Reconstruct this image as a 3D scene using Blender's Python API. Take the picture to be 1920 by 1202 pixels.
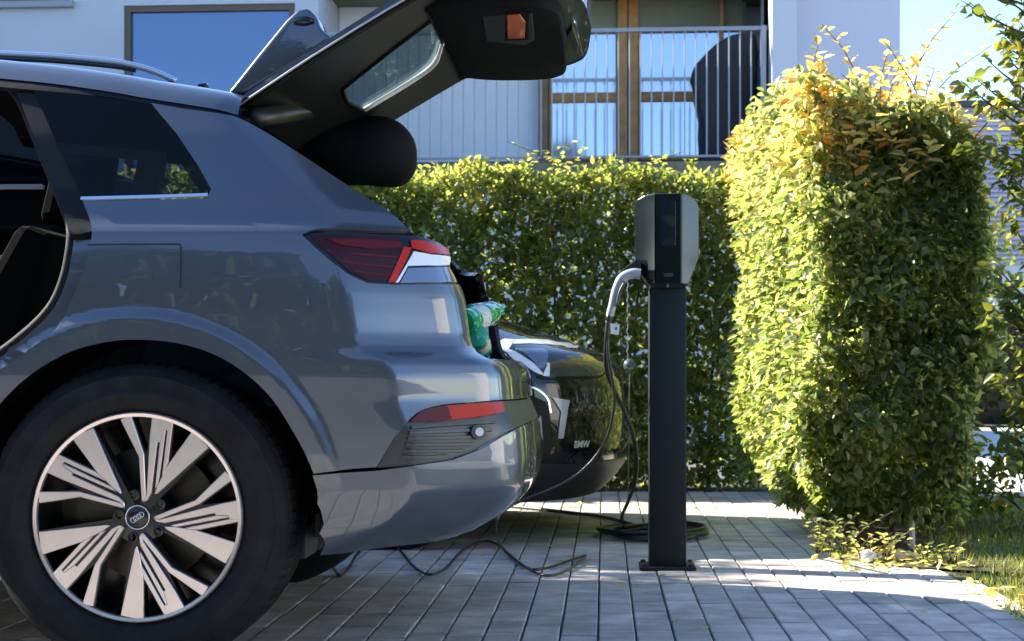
import bpy, bmesh, math, random
import numpy as np
from mathutils import Vector, Matrix, Euler
from mathutils.geometry import delaunay_2d_cdt
R = math.radians
random.seed(7); rng = np.random.default_rng(7)
scene = bpy.context.scene
for o in list(bpy.data.objects): bpy.data.objects.remove(o)
col = scene.collection

# ------------------------------------------------------------------ camera, sky, sun, exposure
FP, VX, VY, HC = 3100.0, 1132.0, 700.0, 0.705      # focal length in photo pixels, vanishing point, camera height
cam_d = bpy.data.cameras.new('camera'); cam = bpy.data.objects.new('camera', cam_d); col.objects.link(cam)
cam_d.sensor_width = 36; cam_d.lens = FP/1920*36
cam_d.shift_x = -(VX-960)/1920; cam_d.shift_y = (VY-601)/1920
cam_d.clip_start = 0.1; cam_d.clip_end = 3000
cam.location = (0, 0, HC); cam.rotation_euler = (R(90), 0, 0)
cam_d.dof.use_dof = True; cam_d.dof.focus_distance = 4.6; cam_d.dof.aperture_fstop = 9.0
scene.camera = cam

SUN_EL, SUN_PHI = R(32), R(17)                     # light travels (+cos phi, -sin phi) over the ground
sdir = Vector((-math.cos(SUN_PHI)*math.cos(SUN_EL), math.sin(SUN_PHI)*math.cos(SUN_EL), math.sin(SUN_EL)))
world = bpy.data.worlds.new('World'); scene.world = world; world.use_nodes = True
wn = world.node_tree; bg = wn.nodes['Background']
sky = wn.nodes.new('ShaderNodeTexSky'); sky.sky_type = 'NISHITA'; sky.sun_disc = False
sky.sun_elevation = SUN_EL; sky.sun_rotation = math.atan2(sdir.x, sdir.y)
sky.air_density = 0.85; sky.dust_density = 0.0; sky.ozone_density = 3.5
wn.links.new(sky.outputs[0], bg.inputs[0]); bg.inputs[1].default_value = 0.115
sun_d = bpy.data.lights.new('sun', 'SUN'); sun_d.energy = 5.0; sun_d.angle = R(0.5); sun_d.color = (1.0, 0.91, 0.77)
sun = bpy.data.objects.new('sun', sun_d); col.objects.link(sun); sun.location = (-8, 6, 9)
sun.rotation_euler = sdir.to_track_quat('Z', 'Y').to_euler()
scene.view_settings.view_transform = 'Standard'; scene.view_settings.look = 'None'
scene.view_settings.exposure = 2.05; scene.view_settings.gamma = 1.0

# ------------------------------------------------------------------ materials
def mat(name, c, rough=.5, metal=0, spec=.5, coat=0, coatr=.03, noise=None, bump=None, emit=None):
    """noise=(scale, amount, detail); bump=(scale, strength)"""
    m = bpy.data.materials.new(name); m.use_nodes = True; t = m.node_tree; b = t.nodes['Principled BSDF']
    b.inputs['Base Color'].default_value = (*c, 1); b.inputs['Roughness'].default_value = rough
    b.inputs['Metallic'].default_value = metal; b.inputs['Specular IOR Level'].default_value = spec
    b.inputs['Coat Weight'].default_value = coat; b.inputs['Coat Roughness'].default_value = coatr
    tc = t.nodes.new('ShaderNodeTexCoord')
    if noise:
        n = t.nodes.new('ShaderNodeTexNoise'); n.inputs['Scale'].default_value = noise[0]; n.inputs['Detail'].default_value = noise[2] if len(noise) > 2 else 4
        t.links.new(tc.outputs['Object'], n.inputs['Vector'])
        r = t.nodes.new('ShaderNodeMapRange'); r.inputs['From Min'].default_value = .25; r.inputs['From Max'].default_value = .75
        r.inputs['To Min'].default_value = 1-noise[1]; r.inputs['To Max'].default_value = 1+noise[1]
        t.links.new(n.outputs['Fac'], r.inputs['Value'])
        x = t.nodes.new('ShaderNodeVectorMath'); x.operation = 'SCALE'; x.inputs[0].default_value = c
        t.links.new(r.outputs[0], x.inputs['Scale']); t.links.new(x.outputs[0], b.inputs['Base Color'])
    if bump:
        n2 = t.nodes.new('ShaderNodeTexNoise'); n2.inputs['Scale'].default_value = bump[0]; n2.inputs['Detail'].default_value = 5
        t.links.new(tc.outputs['Object'], n2.inputs['Vector'])
        bp = t.nodes.new('ShaderNodeBump'); bp.inputs['Strength'].default_value = bump[1]; bp.inputs['Distance'].default_value = .01
        t.links.new(n2.outputs['Fac'], bp.inputs['Height']); t.links.new(bp.outputs[0], b.inputs['Normal'])
    return m

def glass_mat(name, tint, ior=1.5, rough=.0):
    m = bpy.data.materials.new(name); m.use_nodes = True; t = m.node_tree; t.nodes.remove(t.nodes['Principled BSDF'])
    tr = t.nodes.new('ShaderNodeBsdfTransparent'); tr.inputs[0].default_value = (*tint, 1)
    gl = t.nodes.new('ShaderNodeBsdfGlossy'); gl.inputs['Roughness'].default_value = rough
    lw = t.nodes.new('ShaderNodeLayerWeight'); pw = t.nodes.new('ShaderNodeMath'); pw.operation = 'POWER'; pw.inputs[1].default_value = 5; t.links.new(lw.outputs['Facing'], pw.inputs[0])
    fr = t.nodes.new('ShaderNodeMapRange'); fr.inputs['To Min'].default_value = ((ior-1)/(ior+1))**2*.7; fr.inputs['To Max'].default_value = .8; t.links.new(pw.outputs[0], fr.inputs['Value'])
    mx = t.nodes.new('ShaderNodeMixShader'); t.links.new(fr.outputs[0], mx.inputs[0])
    t.links.new(tr.outputs[0], mx.inputs[1]); t.links.new(gl.outputs[0], mx.inputs[2])
    t.links.new(mx.outputs[0], t.nodes['Material Output'].inputs[0]); return m

def leaf_mat(name, stops, trans=.60, rough=.40):
    """leaf colour from each leaf's own tint attribute, thin and translucent"""
    m = bpy.data.materials.new(name); m.use_nodes = True; t = m.node_tree; t.nodes.remove(t.nodes['Principled BSDF'])
    at = t.nodes.new('ShaderNodeAttribute'); at.attribute_name = 'tint'
    cr = t.nodes.new('ShaderNodeValToRGB'); e = cr.color_ramp.elements
    e[0].position, e[0].color = stops[0][0], (*stops[0][1], 1); e[1].position, e[1].color = stops[-1][0], (*stops[-1][1], 1)
    for p, c in stops[1:-1]:
        k = e.new(p); k.color = (*c, 1)
    t.links.new(at.outputs['Fac'], cr.inputs[0])
    di = t.nodes.new('ShaderNodeBsdfPrincipled'); di.inputs['Roughness'].default_value = rough; di.inputs['Specular IOR Level'].default_value = .75
    t.links.new(cr.outputs[0], di.inputs['Base Color'])
    tl = t.nodes.new('ShaderNodeBsdfTranslucent')
    g = t.nodes.new('ShaderNodeVectorMath'); g.operation = 'MULTIPLY'; g.inputs[1].default_value = (2.4, 2.3, 1.3)
    t.links.new(cr.outputs[0], g.inputs[0]); t.links.new(g.outputs[0], tl.inputs[0])
    mx = t.nodes.new('ShaderNodeMixShader'); mx.inputs[0].default_value = trans
    t.links.new(di.outputs[0], mx.inputs[1]); t.links.new(tl.outputs[0], mx.inputs[2])
    t.links.new(mx.outputs[0], t.nodes['Material Output'].inputs[0]); return m

M = {}
M['paint'] = mat('car_paint', (.066, .081, .108), .33, .5, .5, 1.0, .012)
M['silver'] = mat('silver_trim', (.62, .64, .68), .22, 1.0)
M['black_gloss'] = mat('gloss_black_paint', (.004, .005, .007), .06, 0, .45)
M['black_plastic'] = mat('black_plastic', (.012, .014, .016), .42, 0, .4, bump=(400, .15))
M['dark_grey_plastic'] = mat('dark_grey_plastic', (.028, .034, .036), .38, 0, .5)
M['black_trim'] = mat('interior_black', (.0045, .0055, .007), .8, 0, .12, noise=(60, .25))
M['olive_trim'] = mat('tailgate_frame', (.010, .011, .010), .35, 0, .3)
M['cloth_grey'] = mat('grey_cloth', (.16, .17, .16), .9, noise=(140, .45))
M['seat_black'] = mat('seat_black', (.0016, .0018, .002), .9, 0, .05)
M['seal_black'] = mat('seal_black', (.0035, .004, .005), .5, 0, .2)
M['rubber'] = mat('tyre_rubber', (.010, .0115, .013), .7, 0, .15, noise=(22, .4, 8), bump=(220, .12))
M['alloy'] = mat('machined_alloy', (.70, .62, .58), .30, .8, noise=(12, .08))
M['alloy_dark'] = mat('gloss_black_alloy', (.008, .009, .010), .22, 0, .5)
M['disc'] = mat('brake_disc', (.06, .058, .055), .4, 1)
M['tinted'] = glass_mat('tinted_glass', (.075, .09, .105), 1.42)
M['privacy'] = glass_mat('privacy_glass', (.03, .035, .04), 1.42)
M['rear_glass'] = glass_mat('rear_glass', (.25, .32, .31), 1.3)
M['red_dark'] = mat('dark_red_lens', (.028, .003, .005), .2, 0, .25)
M['red'] = mat('red_lens', (.42, .020, .006), .2, 0, .25)
M['red_deep'] = mat('deep_red_lens', (.085, .005, .006), .2, 0, .25)
M['lamp_dark'] = mat('lamp_black', (.006, .006, .009), .10, 0, .4)
M['clear_lens'] = mat('clear_lens', (.75, .76, .80), .15, .1, .5, .5, .01)
M['clear_blue'] = mat('smoked_clear_lens', (.13, .17, .24), .10, .4, .5, 1.0, .01)
M['lamp_glass'] = mat('lamp_glass', (.045, .05, .055), .05, .25, .6)
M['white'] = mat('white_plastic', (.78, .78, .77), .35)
M['orange'] = mat('orange_reflector', (.62, .095, .012), .25, 0, .5, .5)
M['post'] = mat('anthracite_powder_coat', (.010, .015, .017), .5, 0, .25, bump=(700, .08))
M['box'] = mat('charger_box', (.006, .010, .011), .13, 0, .5)
M['box_screen'] = mat('charger_screen', (.010, .016, .03), .06, 0, .5, 1.0, .01)
M['plug'] = mat('grey_plug', (.30, .33, .37), .3, 0, .5, .4)
M['cable'] = mat('black_cable', (.012, .015, .016), .42)
M['cable_grey'] = mat('grey_cable', (.030, .033, .034), .35)
M['green_plastic'] = mat('green_plastic', (.01, .34, .12), .12, 0, .5, 1.0, .02, noise=(30, .35))
M['teal_plastic'] = mat('teal_plastic', (.03, .36, .22), .15, 0, .5, 1.0, .02)
M['label'] = mat('bottle_label', (.50, .52, .48), .4, noise=(160, .6))
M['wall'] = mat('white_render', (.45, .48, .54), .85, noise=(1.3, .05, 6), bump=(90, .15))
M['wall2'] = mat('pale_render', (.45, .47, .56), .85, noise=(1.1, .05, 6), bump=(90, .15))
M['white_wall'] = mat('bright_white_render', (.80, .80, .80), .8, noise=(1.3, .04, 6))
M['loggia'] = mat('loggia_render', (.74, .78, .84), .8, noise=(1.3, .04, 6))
M['wood'] = mat('larch_wood', (.40, .20, .065), .55, noise=(9, .3), bump=(60, .2))
M['wood_dark'] = mat('weathered_larch', (.20, .13, .07), .6, noise=(9, .3))
M['frame'] = mat('bronze_window_frame', (.105, .072, .045), .45, .1)
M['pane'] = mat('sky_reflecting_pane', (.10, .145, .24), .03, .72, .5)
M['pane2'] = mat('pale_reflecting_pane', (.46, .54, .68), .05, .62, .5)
M['blind'] = mat('olive_blind', (.19, .20, .15), .8, noise=(4, .12))
M['soffit'] = mat('slab_edge', (.13, .13, .085), .8, noise=(5, .25))
M['rail'] = mat('galvanised_rail', (.25, .27, .30), .45, .3)
M['cover'] = mat('black_cover_fabric', (.010, .012, .018), .75, noise=(14, .3), bump=(20, .4))
M['soil'] = mat('dark_soil', (.045, .035, .022), .95, noise=(25, .5), bump=(60, .6))
M['bark'] = mat('bark', (.10, .078, .055), .85, noise=(30, .4), bump=(60, .5))
M['twig'] = mat('twig', (.085, .06, .04), .8, noise=(30, .3))
M['joint'] = mat('mossy_joint_sand', (.060, .060, .038), .95, noise=(6, .5, 8), bump=(80, .4))
M['concrete'] = mat('pale_concrete', (.52, .51, .49), .85, noise=(3, .12, 6), bump=(120, .2))
M['forecourt'] = mat('shaded_forecourt', (.20, .20, .19), .85, noise=(3, .2, 6), bump=(120, .3))  # shade over the forecourt is put in as a darker base colour
M['ground'] = mat('asphalt', (.10, .10, .10), .9, noise=(2, .2, 6), bump=(120, .3))
M['turf'] = mat('turf_soil', (.055, .065, .020), .95, noise=(8, .5), bump=(60, .4))
M['stem_green'] = mat('green_globe', (.05, .085, .085), .25, 0, .5, .5)
M['siding'] = mat('lavender_siding', (.50, .47, .54), .8, noise=(5, .08))
M['wall_far'] = mat('blue_white_wall', (.60, .64, .72), .85, noise=(3, .05))
# pavers: worn concrete, each piece a shade of its own
pm = mat('concrete_paver', (.46, .42, .38), .85, noise=(9, .28, 9), bump=(160, .5)); M['paver'] = pm
t = pm.node_tree; at = t.nodes.new('ShaderNodeAttribute'); at.attribute_name = 'tint'
b_ = t.nodes['Principled BSDF']; src = b_.inputs['Base Color'].links[0].from_socket
oi = t.nodes.new('ShaderNodeObjectInfo'); ad = t.nodes.new('ShaderNodeMath'); ad.operation = 'ADD'
t.links.new(at.outputs['Fac'], ad.inputs[0]); t.links.new(oi.outputs['Random'], ad.inputs[1])
fr_ = t.nodes.new('ShaderNodeMath'); fr_.operation = 'FRACT'; t.links.new(ad.outputs[0], fr_.inputs[0])
mr = t.nodes.new('ShaderNodeMapRange'); mr.inputs['To Min'].default_value = .80; mr.inputs['To Max'].default_value = 1.16
t.links.new(fr_.outputs[0], mr.inputs['Value'])
sc_ = t.nodes.new('ShaderNodeVectorMath'); sc_.operation = 'SCALE'; t.links.new(src, sc_.inputs[0]); t.links.new(mr.outputs[0], sc_.inputs['Scale'])
gp_ = t.nodes.new('ShaderNodeNewGeometry')
for nd in list(t.nodes):
    if nd.type == 'TEX_NOISE': t.links.new(gp_.outputs['Position'], nd.inputs['Vector'])
n3 = t.nodes.new('ShaderNodeTexNoise'); n3.inputs['Scale'].default_value = 1.7; n3.inputs['Detail'].default_value = 9; n3.inputs['Roughness'].default_value = .7; t.links.new(gp_.outputs['Position'], n3.inputs['Vector'])
m3 = t.nodes.new('ShaderNodeMapRange'); m3.inputs['From Min'].default_value = .48; m3.inputs['From Max'].default_value = .72; m3.inputs['To Max'].default_value = .75; t.links.new(n3.outputs['Fac'], m3.inputs['Value'])
x3 = t.nodes.new('ShaderNodeMix'); x3.data_type = 'RGBA'; x3.inputs['B'].default_value = (.20, .19, .14, 1); t.links.new(m3.outputs[0], x3.inputs['Factor']); t.links.new(sc_.outputs[0], x3.inputs['A'])
t.links.new(x3.outputs['Result'], b_.inputs['Base Color'])
M['leaf_back'] = leaf_mat('hedge_leaf', [(0, (.050, .080, .020)), (.40, (.105, .140, .040)), (.75, (.24, .26, .085)), (.93, (.36, .31, .10)), (1, (.30, .16, .05))])
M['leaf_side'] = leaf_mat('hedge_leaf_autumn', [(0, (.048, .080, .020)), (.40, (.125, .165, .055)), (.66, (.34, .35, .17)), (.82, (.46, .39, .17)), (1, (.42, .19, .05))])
M['leaf_tree'] = leaf_mat('tree_leaf', [(0, (.035, .055, .012)), (.6, (.09, .11, .02)), (.85, (.22, .20, .03)), (1, (.28, .13, .03))])
M['leaf_far'] = leaf_mat('far_leaf', [(0, (.03, .05, .012)), (.7, (.07, .10, .02)), (1, (.20, .10, .03))])
M['leaf_dark'] = leaf_mat('dense_dark_leaf', [(0, (.025, .04, .012)), (.7, (.05, .07, .02)), (1, (.09, .07, .03))], .05)
M['grass'] = leaf_mat('grass_blade', [(0, (.06, .10, .015)), (.6, (.15, .18, .02)), (1, (.30, .25, .06))], .35)

# ------------------------------------------------------------------ mesh helpers
def W(px, py, d):                                   # point at depth d seen at a photo pixel
    return Vector(((px-VX)/FP*d, d, HC-(py-VY)/FP*d))
def G(px, py, z=0): return W(px, py, (HC-z)*FP/(py-VY))

class MB:
    def __init__(s): s.v, s.f = [], []
    def add(s, v, f):
        n = len(s.v); s.v += [tuple(p) for p in v]; s.f += [tuple(i+n for i in q) for q in f]; return s
    def box(s, a, b):
        x0, y0, z0 = a; x1, y1, z1 = b
        return s.add([(x0,y0,z0),(x1,y0,z0),(x1,y1,z0),(x0,y1,z0),(x0,y0,z1),(x1,y0,z1),(x1,y1,z1),(x0,y1,z1)],
                     [(0,3,2,1),(4,5,6,7),(0,1,5,4),(1,2,6,5),(2,3,7,6),(3,0,4,7)])
    def tube(s, pts, r, n=8, cap=True):
        pts = [Vector(p) for p in pts]; m = len(pts); rs = r if hasattr(r, '__len__') else [r]*m
        up = None; vs = []
        for i, p in enumerate(pts):
            tdir = (pts[min(i+1, m-1)]-pts[max(i-1, 0)]).normalized()
            if up is None: up = Vector((0,0,1)) if abs(tdir.z) < .9 else Vector((1,0,0))
            a = tdir.cross(up).normalized(); up = a.cross(tdir).normalized()
            for k in range(n):
                w = 2*math.pi*k/n; vs.append(p + (a*math.cos(w)+up*math.sin(w))*rs[i])
        fs = [(i*n+k, i*n+(k+1)%n, (i+1)*n+(k+1)%n, (i+1)*n+k) for i in range(m-1) for k in range(n)]
        if cap: fs += [tuple(range(n-1, -1, -1)), tuple((m-1)*n+k for k in range(n))]
        return s.add(vs, fs)
    def lathe_y(s, c, prof, n=64):                  # prof: (radius, y) about an axis along y through c
        vs = [(c[0]+r*math.cos(2*math.pi*k/n), c[1]+y, c[2]+r*math.sin(2*math.pi*k/n)) for r, y in prof for k in range(n)]
        return s.add(vs, [(i*n+k, i*n+(k+1)%n, (i+1)*n+(k+1)%n, (i+1)*n+k) for i in range(len(prof)-1) for k in range(n)])
    def lathe_z(s, c, prof, n=24):
        vs = [(c[0]+r*math.cos(2*math.pi*k/n), c[1]+r*math.sin(2*math.pi*k/n), c[2]+z) for r, z in prof for k in range(n)]
        return s.add(vs, [(i*n+k, i*n+(k+1)%n, (i+1)*n+(k+1)%n, (i+1)*n+k) for i in range(len(prof)-1) for k in range(n)])
    def prism(s, poly, y0, y1):                     # poly of (x, z), extruded along y
        n = len(poly)
        vs = [(x, y0, z) for x, z in poly] + [(x, y1, z) for x, z in poly]
        return s.add(vs, [tuple(range(n)), tuple(range(2*n-1, n-1, -1))] + [(i, i+n, (i+1)%n+n, (i+1)%n) for i in range(n)])
    def grid(s, P):                                 # P[i][j] points
        n, m = len(P), len(P[0])
        return s.add([p for row in P for p in row], [(i*m+j, i*m+j+1, (i+1)*m+j+1, (i+1)*m+j) for i in range(n-1) for j in range(m-1)])
    def build(s, name, m, parent=None, smooth=False, bevel=0, auto=None, seg=2):
        me = bpy.data.meshes.new(name); me.from_pydata(s.v, [], s.f); me.validate()
        if bevel or True:
            bm = bmesh.new(); bm.from_mesh(me)
            if bevel:
                bmesh.ops.remove_doubles(bm, verts=bm.verts, dist=1e-5)
                ed = [e for e in bm.edges if len(e.link_faces) == 2 and e.calc_face_angle(0) > .5]
                bmesh.ops.bevel(bm, geom=ed, offset=bevel, segments=seg, affect='EDGES', profile=.5, clamp_overlap=True)
            bmesh.ops.recalc_face_normals(bm, faces=bm.faces)
            bm.to_mesh(me); bm.free()
        if smooth:
            for p in me.polygons: p.use_smooth = True
            if auto: me.set_sharp_from_angle(angle=R(auto))
        me.materials.append(M[m] if isinstance(m, str) else m)
        return link(name, me, parent)

def wbase(p):
    v = Vector((0,0,0))
    while p is not None: v += p.location; p = p.parent
    return v
def link(name, me, parent=None):
    o = bpy.data.objects.new(name, me); col.objects.link(o)
    if parent is not None:
        o.parent = parent; o.location = -wbase(parent)
    return o
def empty(name, loc, label, cat, group=None):
    o = bpy.data.objects.new(name, None); col.objects.link(o); o.location = loc; o.empty_display_size = .2
    return tag(o, label, cat, group)
def tag(o, label=None, cat=None, group=None, kind=None):
    for k, v in (('label', label), ('category', cat), ('group', group), ('kind', kind)):
        if v: o[k] = v
    return o
def copy_tree(o, parent=None, delta=(0,0,0)):
    c = o.copy(); col.objects.link(c)
    if parent is not None: c.parent = parent
    else: c.location = o.location + Vector(delta)
    for ch in o.children: copy_tree(ch, c)
    return c
def smooth_line(pts, n=6, closed=False):            # Catmull-Rom through points (any dimension)
    P = [np.array(p, float) for p in pts]; m = len(P)
    if m < 3: return [tuple(p) for p in P]
    out = []
    for i in range(m if closed else m-1):
        p1, p2 = P[i], P[(i+1) % m]
        p0 = P[i-1] if (i > 0 or closed) else 2*p1-p2
        p3 = P[(i+2) % m] if (i < m-2 or closed) else 2*p2-p1
        for k in range(n):
            u = k/n
            out.append(tuple(.5*((2*p1)+(p2-p0)*u+(2*p0-5*p1+4*p2-p3)*u*u+(3*p1-p0-3*p2+p3)*u**3)))
    if not closed: out.append(tuple(P[-1]))
    return out
def inside(px, py, poly):
    poly = np.asarray(poly); r = np.zeros(len(px), bool); j = len(poly)-1
    for i in range(len(poly)):
        xi, yi = poly[i]; xj, yj = poly[j]
        c = ((yi > py) != (yj > py)) & (px < (xj-xi)*(py-yi)/((yj-yi) if yj != yi else 1e-12)+xi)
        r ^= c; j = i
    return r

# ------------------------------------------------------------------ curved car-body surface: stacked plan outlines
def sminterp(x, xs, ys, w):                         # softened piecewise-linear profile
    k = np.linspace(-1, 1, 9); wt = (1-np.abs(k)*.9); wt /= wt.sum()
    return sum(a*np.interp(x+b*w, xs, ys) for a, b in zip(wt, k))
class Surf:
    def __init__(s, ctrl, xt, e, y0, half, sgn=1, bump=None, zw=.012, zr=(.18, 1.56), smax=3.0):
        # ctrl: plan outline (x behind the tail, inset from the side), from the side to the centre line
        c = np.array(ctrl, float); pts = []
        Q = [c[0]] + [(c[i]+c[i+1])/2 for i in range(len(c)-1)] + [c[-1]]
        segs = [(Q[0], c[0], Q[1])] + [(Q[i], c[i], Q[i+1]) for i in range(1, len(c)-1)] + [(Q[-2], c[-1], Q[-1])]
        for a, b, d in segs:
            for u in np.linspace(0, 1, 60, endpoint=False): pts.append((1-u)**2*a+2*u*(1-u)*b+u*u*d)
        pts.append(c[-1]); P = np.array(pts)[::-1]
        s.s = np.concatenate([[0], np.cumsum(np.linalg.norm(np.diff(P, axis=0), axis=1))]); s.cx, s.cy = P[:, 0], P[:, 1]
        s.xt, s.e, s.y0, s.half, s.sgn, s.bump, s.zw, s.zr = np.array(xt).T, np.array(e).T, y0, half, sgn, bump, zw, zr
        s.smax = min(smax, s.s[-1])
        sg = np.arange(0, s.smax, .02); zg = np.arange(zr[0], zr[1], .012)
        S, Z = np.meshgrid(sg, zg, indexing='ij'); s.gs, s.gz = S.ravel(), Z.ravel(); s.gp = s.proj(s.f(s.gs, s.gz))
    def f(s, S, Z, mirror=False):
        S = np.asarray(S, float); Z = np.asarray(Z, float)
        x = sminterp(Z, s.xt[0], s.xt[1], s.zw) + s.sgn*np.interp(S, s.s, s.cx)
        e = sminterp(Z, s.e[0], s.e[1], s.zw); cy = np.interp(S, s.s, s.cy)
        y = s.y0 + e + cy*(1-e/s.half)
        if s.bump: y = y + s.bump(x, Z, S)
        if mirror: y = 2*(s.y0+s.half)-y
        return np.stack([x, y, Z], -1)
    def nrm(s, S, Z, mirror=False):
        h = .004
        a = s.f(S+h, Z, mirror)-s.f(S-h, Z, mirror); b = s.f(S, Z+h, mirror)-s.f(S, Z-h, mirror)
        n = np.cross(a, b); n /= np.linalg.norm(n, axis=-1, keepdims=True)+1e-12
        c = np.array([np.median(s.cx)*0+ s.xt[1][0]-s.sgn*2, s.y0+s.half, .7])
        P = s.f(S, Z, mirror); flip = np.sum(n*(P-c), -1) < 0
        n[flip] *= -1; return n
    def proj(s, P): return np.stack([VX+P[..., 0]/P[..., 1]*FP, VY-(P[..., 2]-HC)/P[..., 1]*FP], -1)
    def inv(s, pts):                                # photo pixels (2-tuples) or ('s', S, Z) -> surface coordinates
        out = []
        for p in pts:
            if len(p) == 3: out.append((p[1], p[2])); continue
            d = np.hypot(s.gp[:, 0]-p[0], s.gp[:, 1]-p[1]); i = int(np.argmin(d)); S0, Z0, h = s.gs[i], s.gz[i], .02
            for _ in range(4):
                a, b = np.meshgrid(np.linspace(-h, h, 9)+S0, np.linspace(-h, h, 9)+Z0, indexing='ij'); a, b = np.maximum(a.ravel(), 0), b.ravel()
                q = s.proj(s.f(a, b)); j = int(np.argmin(np.hypot(q[:, 0]-p[0], q[:, 1]-p[1]))); S0, Z0 = a[j], b[j]; h *= .32
            out.append((float(S0), float(Z0)))
        return out

def mesh_custom(name, V, Fc, N, m, parent):
    me = bpy.data.meshes.new(name); me.from_pydata([tuple(v) for v in V], [], [tuple(f) for f in Fc])
    for p in me.polygons: p.use_smooth = True
    if N is not None:
        me.normals_split_custom_set_from_vertices([tuple(n) for n in N])
    me.materials.append(M[m] if isinstance(m, str) else m)
    return link(name, me, parent)

def panel(name, surf, outline, m, parent, off=0, holes=(), step=.022, flange=.012, mirror=False, presz=False):
    """a sheet cut to an outline on the body surface, with edges turned inwards"""
    polys = [outline if presz else surf.inv(outline)] + [h if presz else surf.inv(h) for h in holes]
    dense = []
    for P in polys:
        Q = []
        for i in range(len(P)):
            a, b = np.array(P[i]), np.array(P[(i+1) % len(P)]); L = np.linalg.norm(b-a); k = max(1, int(L/step))
            for j in range(k): Q.append(tuple(a+(b-a)*j/k))
        dense.append(Q)
    pts, edges = [], []
    for Q in dense:
        n = len(pts); pts += Q; edges += [(n+i, n+(i+1) % len(Q)) for i in range(len(Q))]
    A = np.array(dense[0]); lo, hi = A.min(0), A.max(0)
    gx, gy = np.meshgrid(np.arange(lo[0]+step/2, hi[0], step), np.arange(lo[1]+step/2, hi[1], step*.866)); gx = gx + (np.arange(gx.shape[0]) % 2)[:, None]*step/2
    gx, gy = gx.ravel(), gy.ravel(); ok = inside(gx, gy, dense[0])
    for Q in dense[1:]: ok &= ~inside(gx, gy, Q)
    B = np.array(pts); gx, gy = gx[ok], gy[ok]
    if len(gx):
        dm = np.min(np.hypot(gx[:, None]-B[None, :, 0], gy[:, None]-B[None, :, 1]), axis=1); k = dm > step*.45; gx, gy = gx[k], gy[k]
    allp = [Vector(p) for p in pts] + [Vector((a, b)) for a, b in zip(gx, gy)]
    vo, eo, fo, *_ = delaunay_2d_cdt(allp, edges, [], 0, 1e-6)
    V2 = np.array([tuple(v) for v in vo]); Ft = np.array([f for f in fo if len(f) == 3]); C = V2[Ft].mean(1)
    ok = inside(C[:, 0], C[:, 1], dense[0])
    for Q in dense[1:]: ok &= ~inside(C[:, 0], C[:, 1], Q)
    Ft = Ft[ok]; P3 = surf.f(V2[:, 0], V2[:, 1], mirror); N = surf.nrm(V2[:, 0], V2[:, 1], mirror); P3 = P3+N*off
    fn = np.cross(P3[Ft[:, 1]]-P3[Ft[:, 0]], P3[Ft[:, 2]]-P3[Ft[:, 0]]); flip = np.sum(fn*N[Ft[:, 0]], -1) < 0
    Ft[flip] = Ft[flip][:, ::-1]
    V, NN, FF = list(P3), list(N), [tuple(f) for f in Ft]
    if flange:
        cnt = {}
        for f in FF:
            for i in range(3):
                k = (f[i], f[(i+1) % 3]); cnt[k] = 1
        be = [k for k in cnt if (k[1], k[0]) not in cnt]; mp, mt = {}, {}
        for a, b in be:
            for q in (a, b):
                if q not in mp:
                    mt[q] = len(V); V.append(P3[q]); NN.append(N[q])
                    mp[q] = len(V); V.append(P3[q]-N[q]*flange); NN.append(N[q])
        nbase = len(P3)
        for a, b in be:
            FF.append((mt[a], mt[b], mp[b], mp[a])[::-1])
        for a, b in be:                             # flange shading: its own face normals
            fnn = np.cross(np.array(V[mp[a]])-P3[a], P3[b]-P3[a]); fnn /= np.linalg.norm(fnn)+1e-12
            for q in (mt[a], mp[a], mt[b], mp[b]): NN[q] = fnn
    return mesh_custom(name, V, FF, NN, m, parent)

def ribbon(name, surf, line, width, m, parent, off=.002, mirror=False, taper=False, thick=.004):
    """a raised strip following a line on the body"""
    sz = np.array(surf.inv(line)); Pm = surf.f(sz[:, 0], sz[:, 1], mirror); N = surf.nrm(sz[:, 0], sz[:, 1], mirror); mb = MB(); n = len(Pm); vs = []
    for i in range(n):
        tg = Pm[min(i+1, n-1)]-Pm[max(i-1, 0)]; sd = np.cross(tg, N[i]); sd /= np.linalg.norm(sd)+1e-12
        w = width/2*(1 if not taper else max(.15, math.sin(math.pi*(i+.5)/n)))
        vs += [Pm[i]-sd*w+N[i]*(off-thick), Pm[i]-sd*w*.8+N[i]*off, Pm[i]+sd*w*.8+N[i]*off, Pm[i]+sd*w+N[i]*(off-thick)]
    fs = [(i*4+k, i*4+k+1, i*4+k+5, i*4+k+4) for i in range(n-1) for k in range(3)] + [(0,1,2,3), tuple((n-1)*4+k for k in (3,2,1,0))]
    return mb.add(vs, fs).build(name, m, parent)

# ------------------------------------------------------------------ leaves
def leaf_geo(pos, axis, nrm, size, aspect=.58, fold=.12):
    axis = axis/np.linalg.norm(axis, axis=1, keepdims=True); sd = np.cross(axis, nrm); sd /= np.linalg.norm(sd, axis=1, keepdims=True)+1e-9
    up = np.cross(sd, axis); L = size[:, None]; w = L*aspect/2
    k = rng.uniform(.6, 1.5, (len(pos), 1))
    v = [pos, pos+axis*L*.30+sd*w*.92+up*L*fold*k, pos+axis*L*.68+sd*w*.72+up*L*fold*.5*k, pos+axis*L-up*L*.10*k, pos+axis*L*.68-sd*w*.72+up*L*fold*.5*k, pos+axis*L*.30-sd*w*.92+up*L*fold*k]
    V = np.stack(v, 1).reshape(-1, 3); n = len(pos); b = np.arange(n)[:, None]*6
    Fq = np.concatenate([b+np.array([[0,1,2,3]]), b+np.array([[0,3,4,5]])], 0)
    return V, Fq
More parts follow.
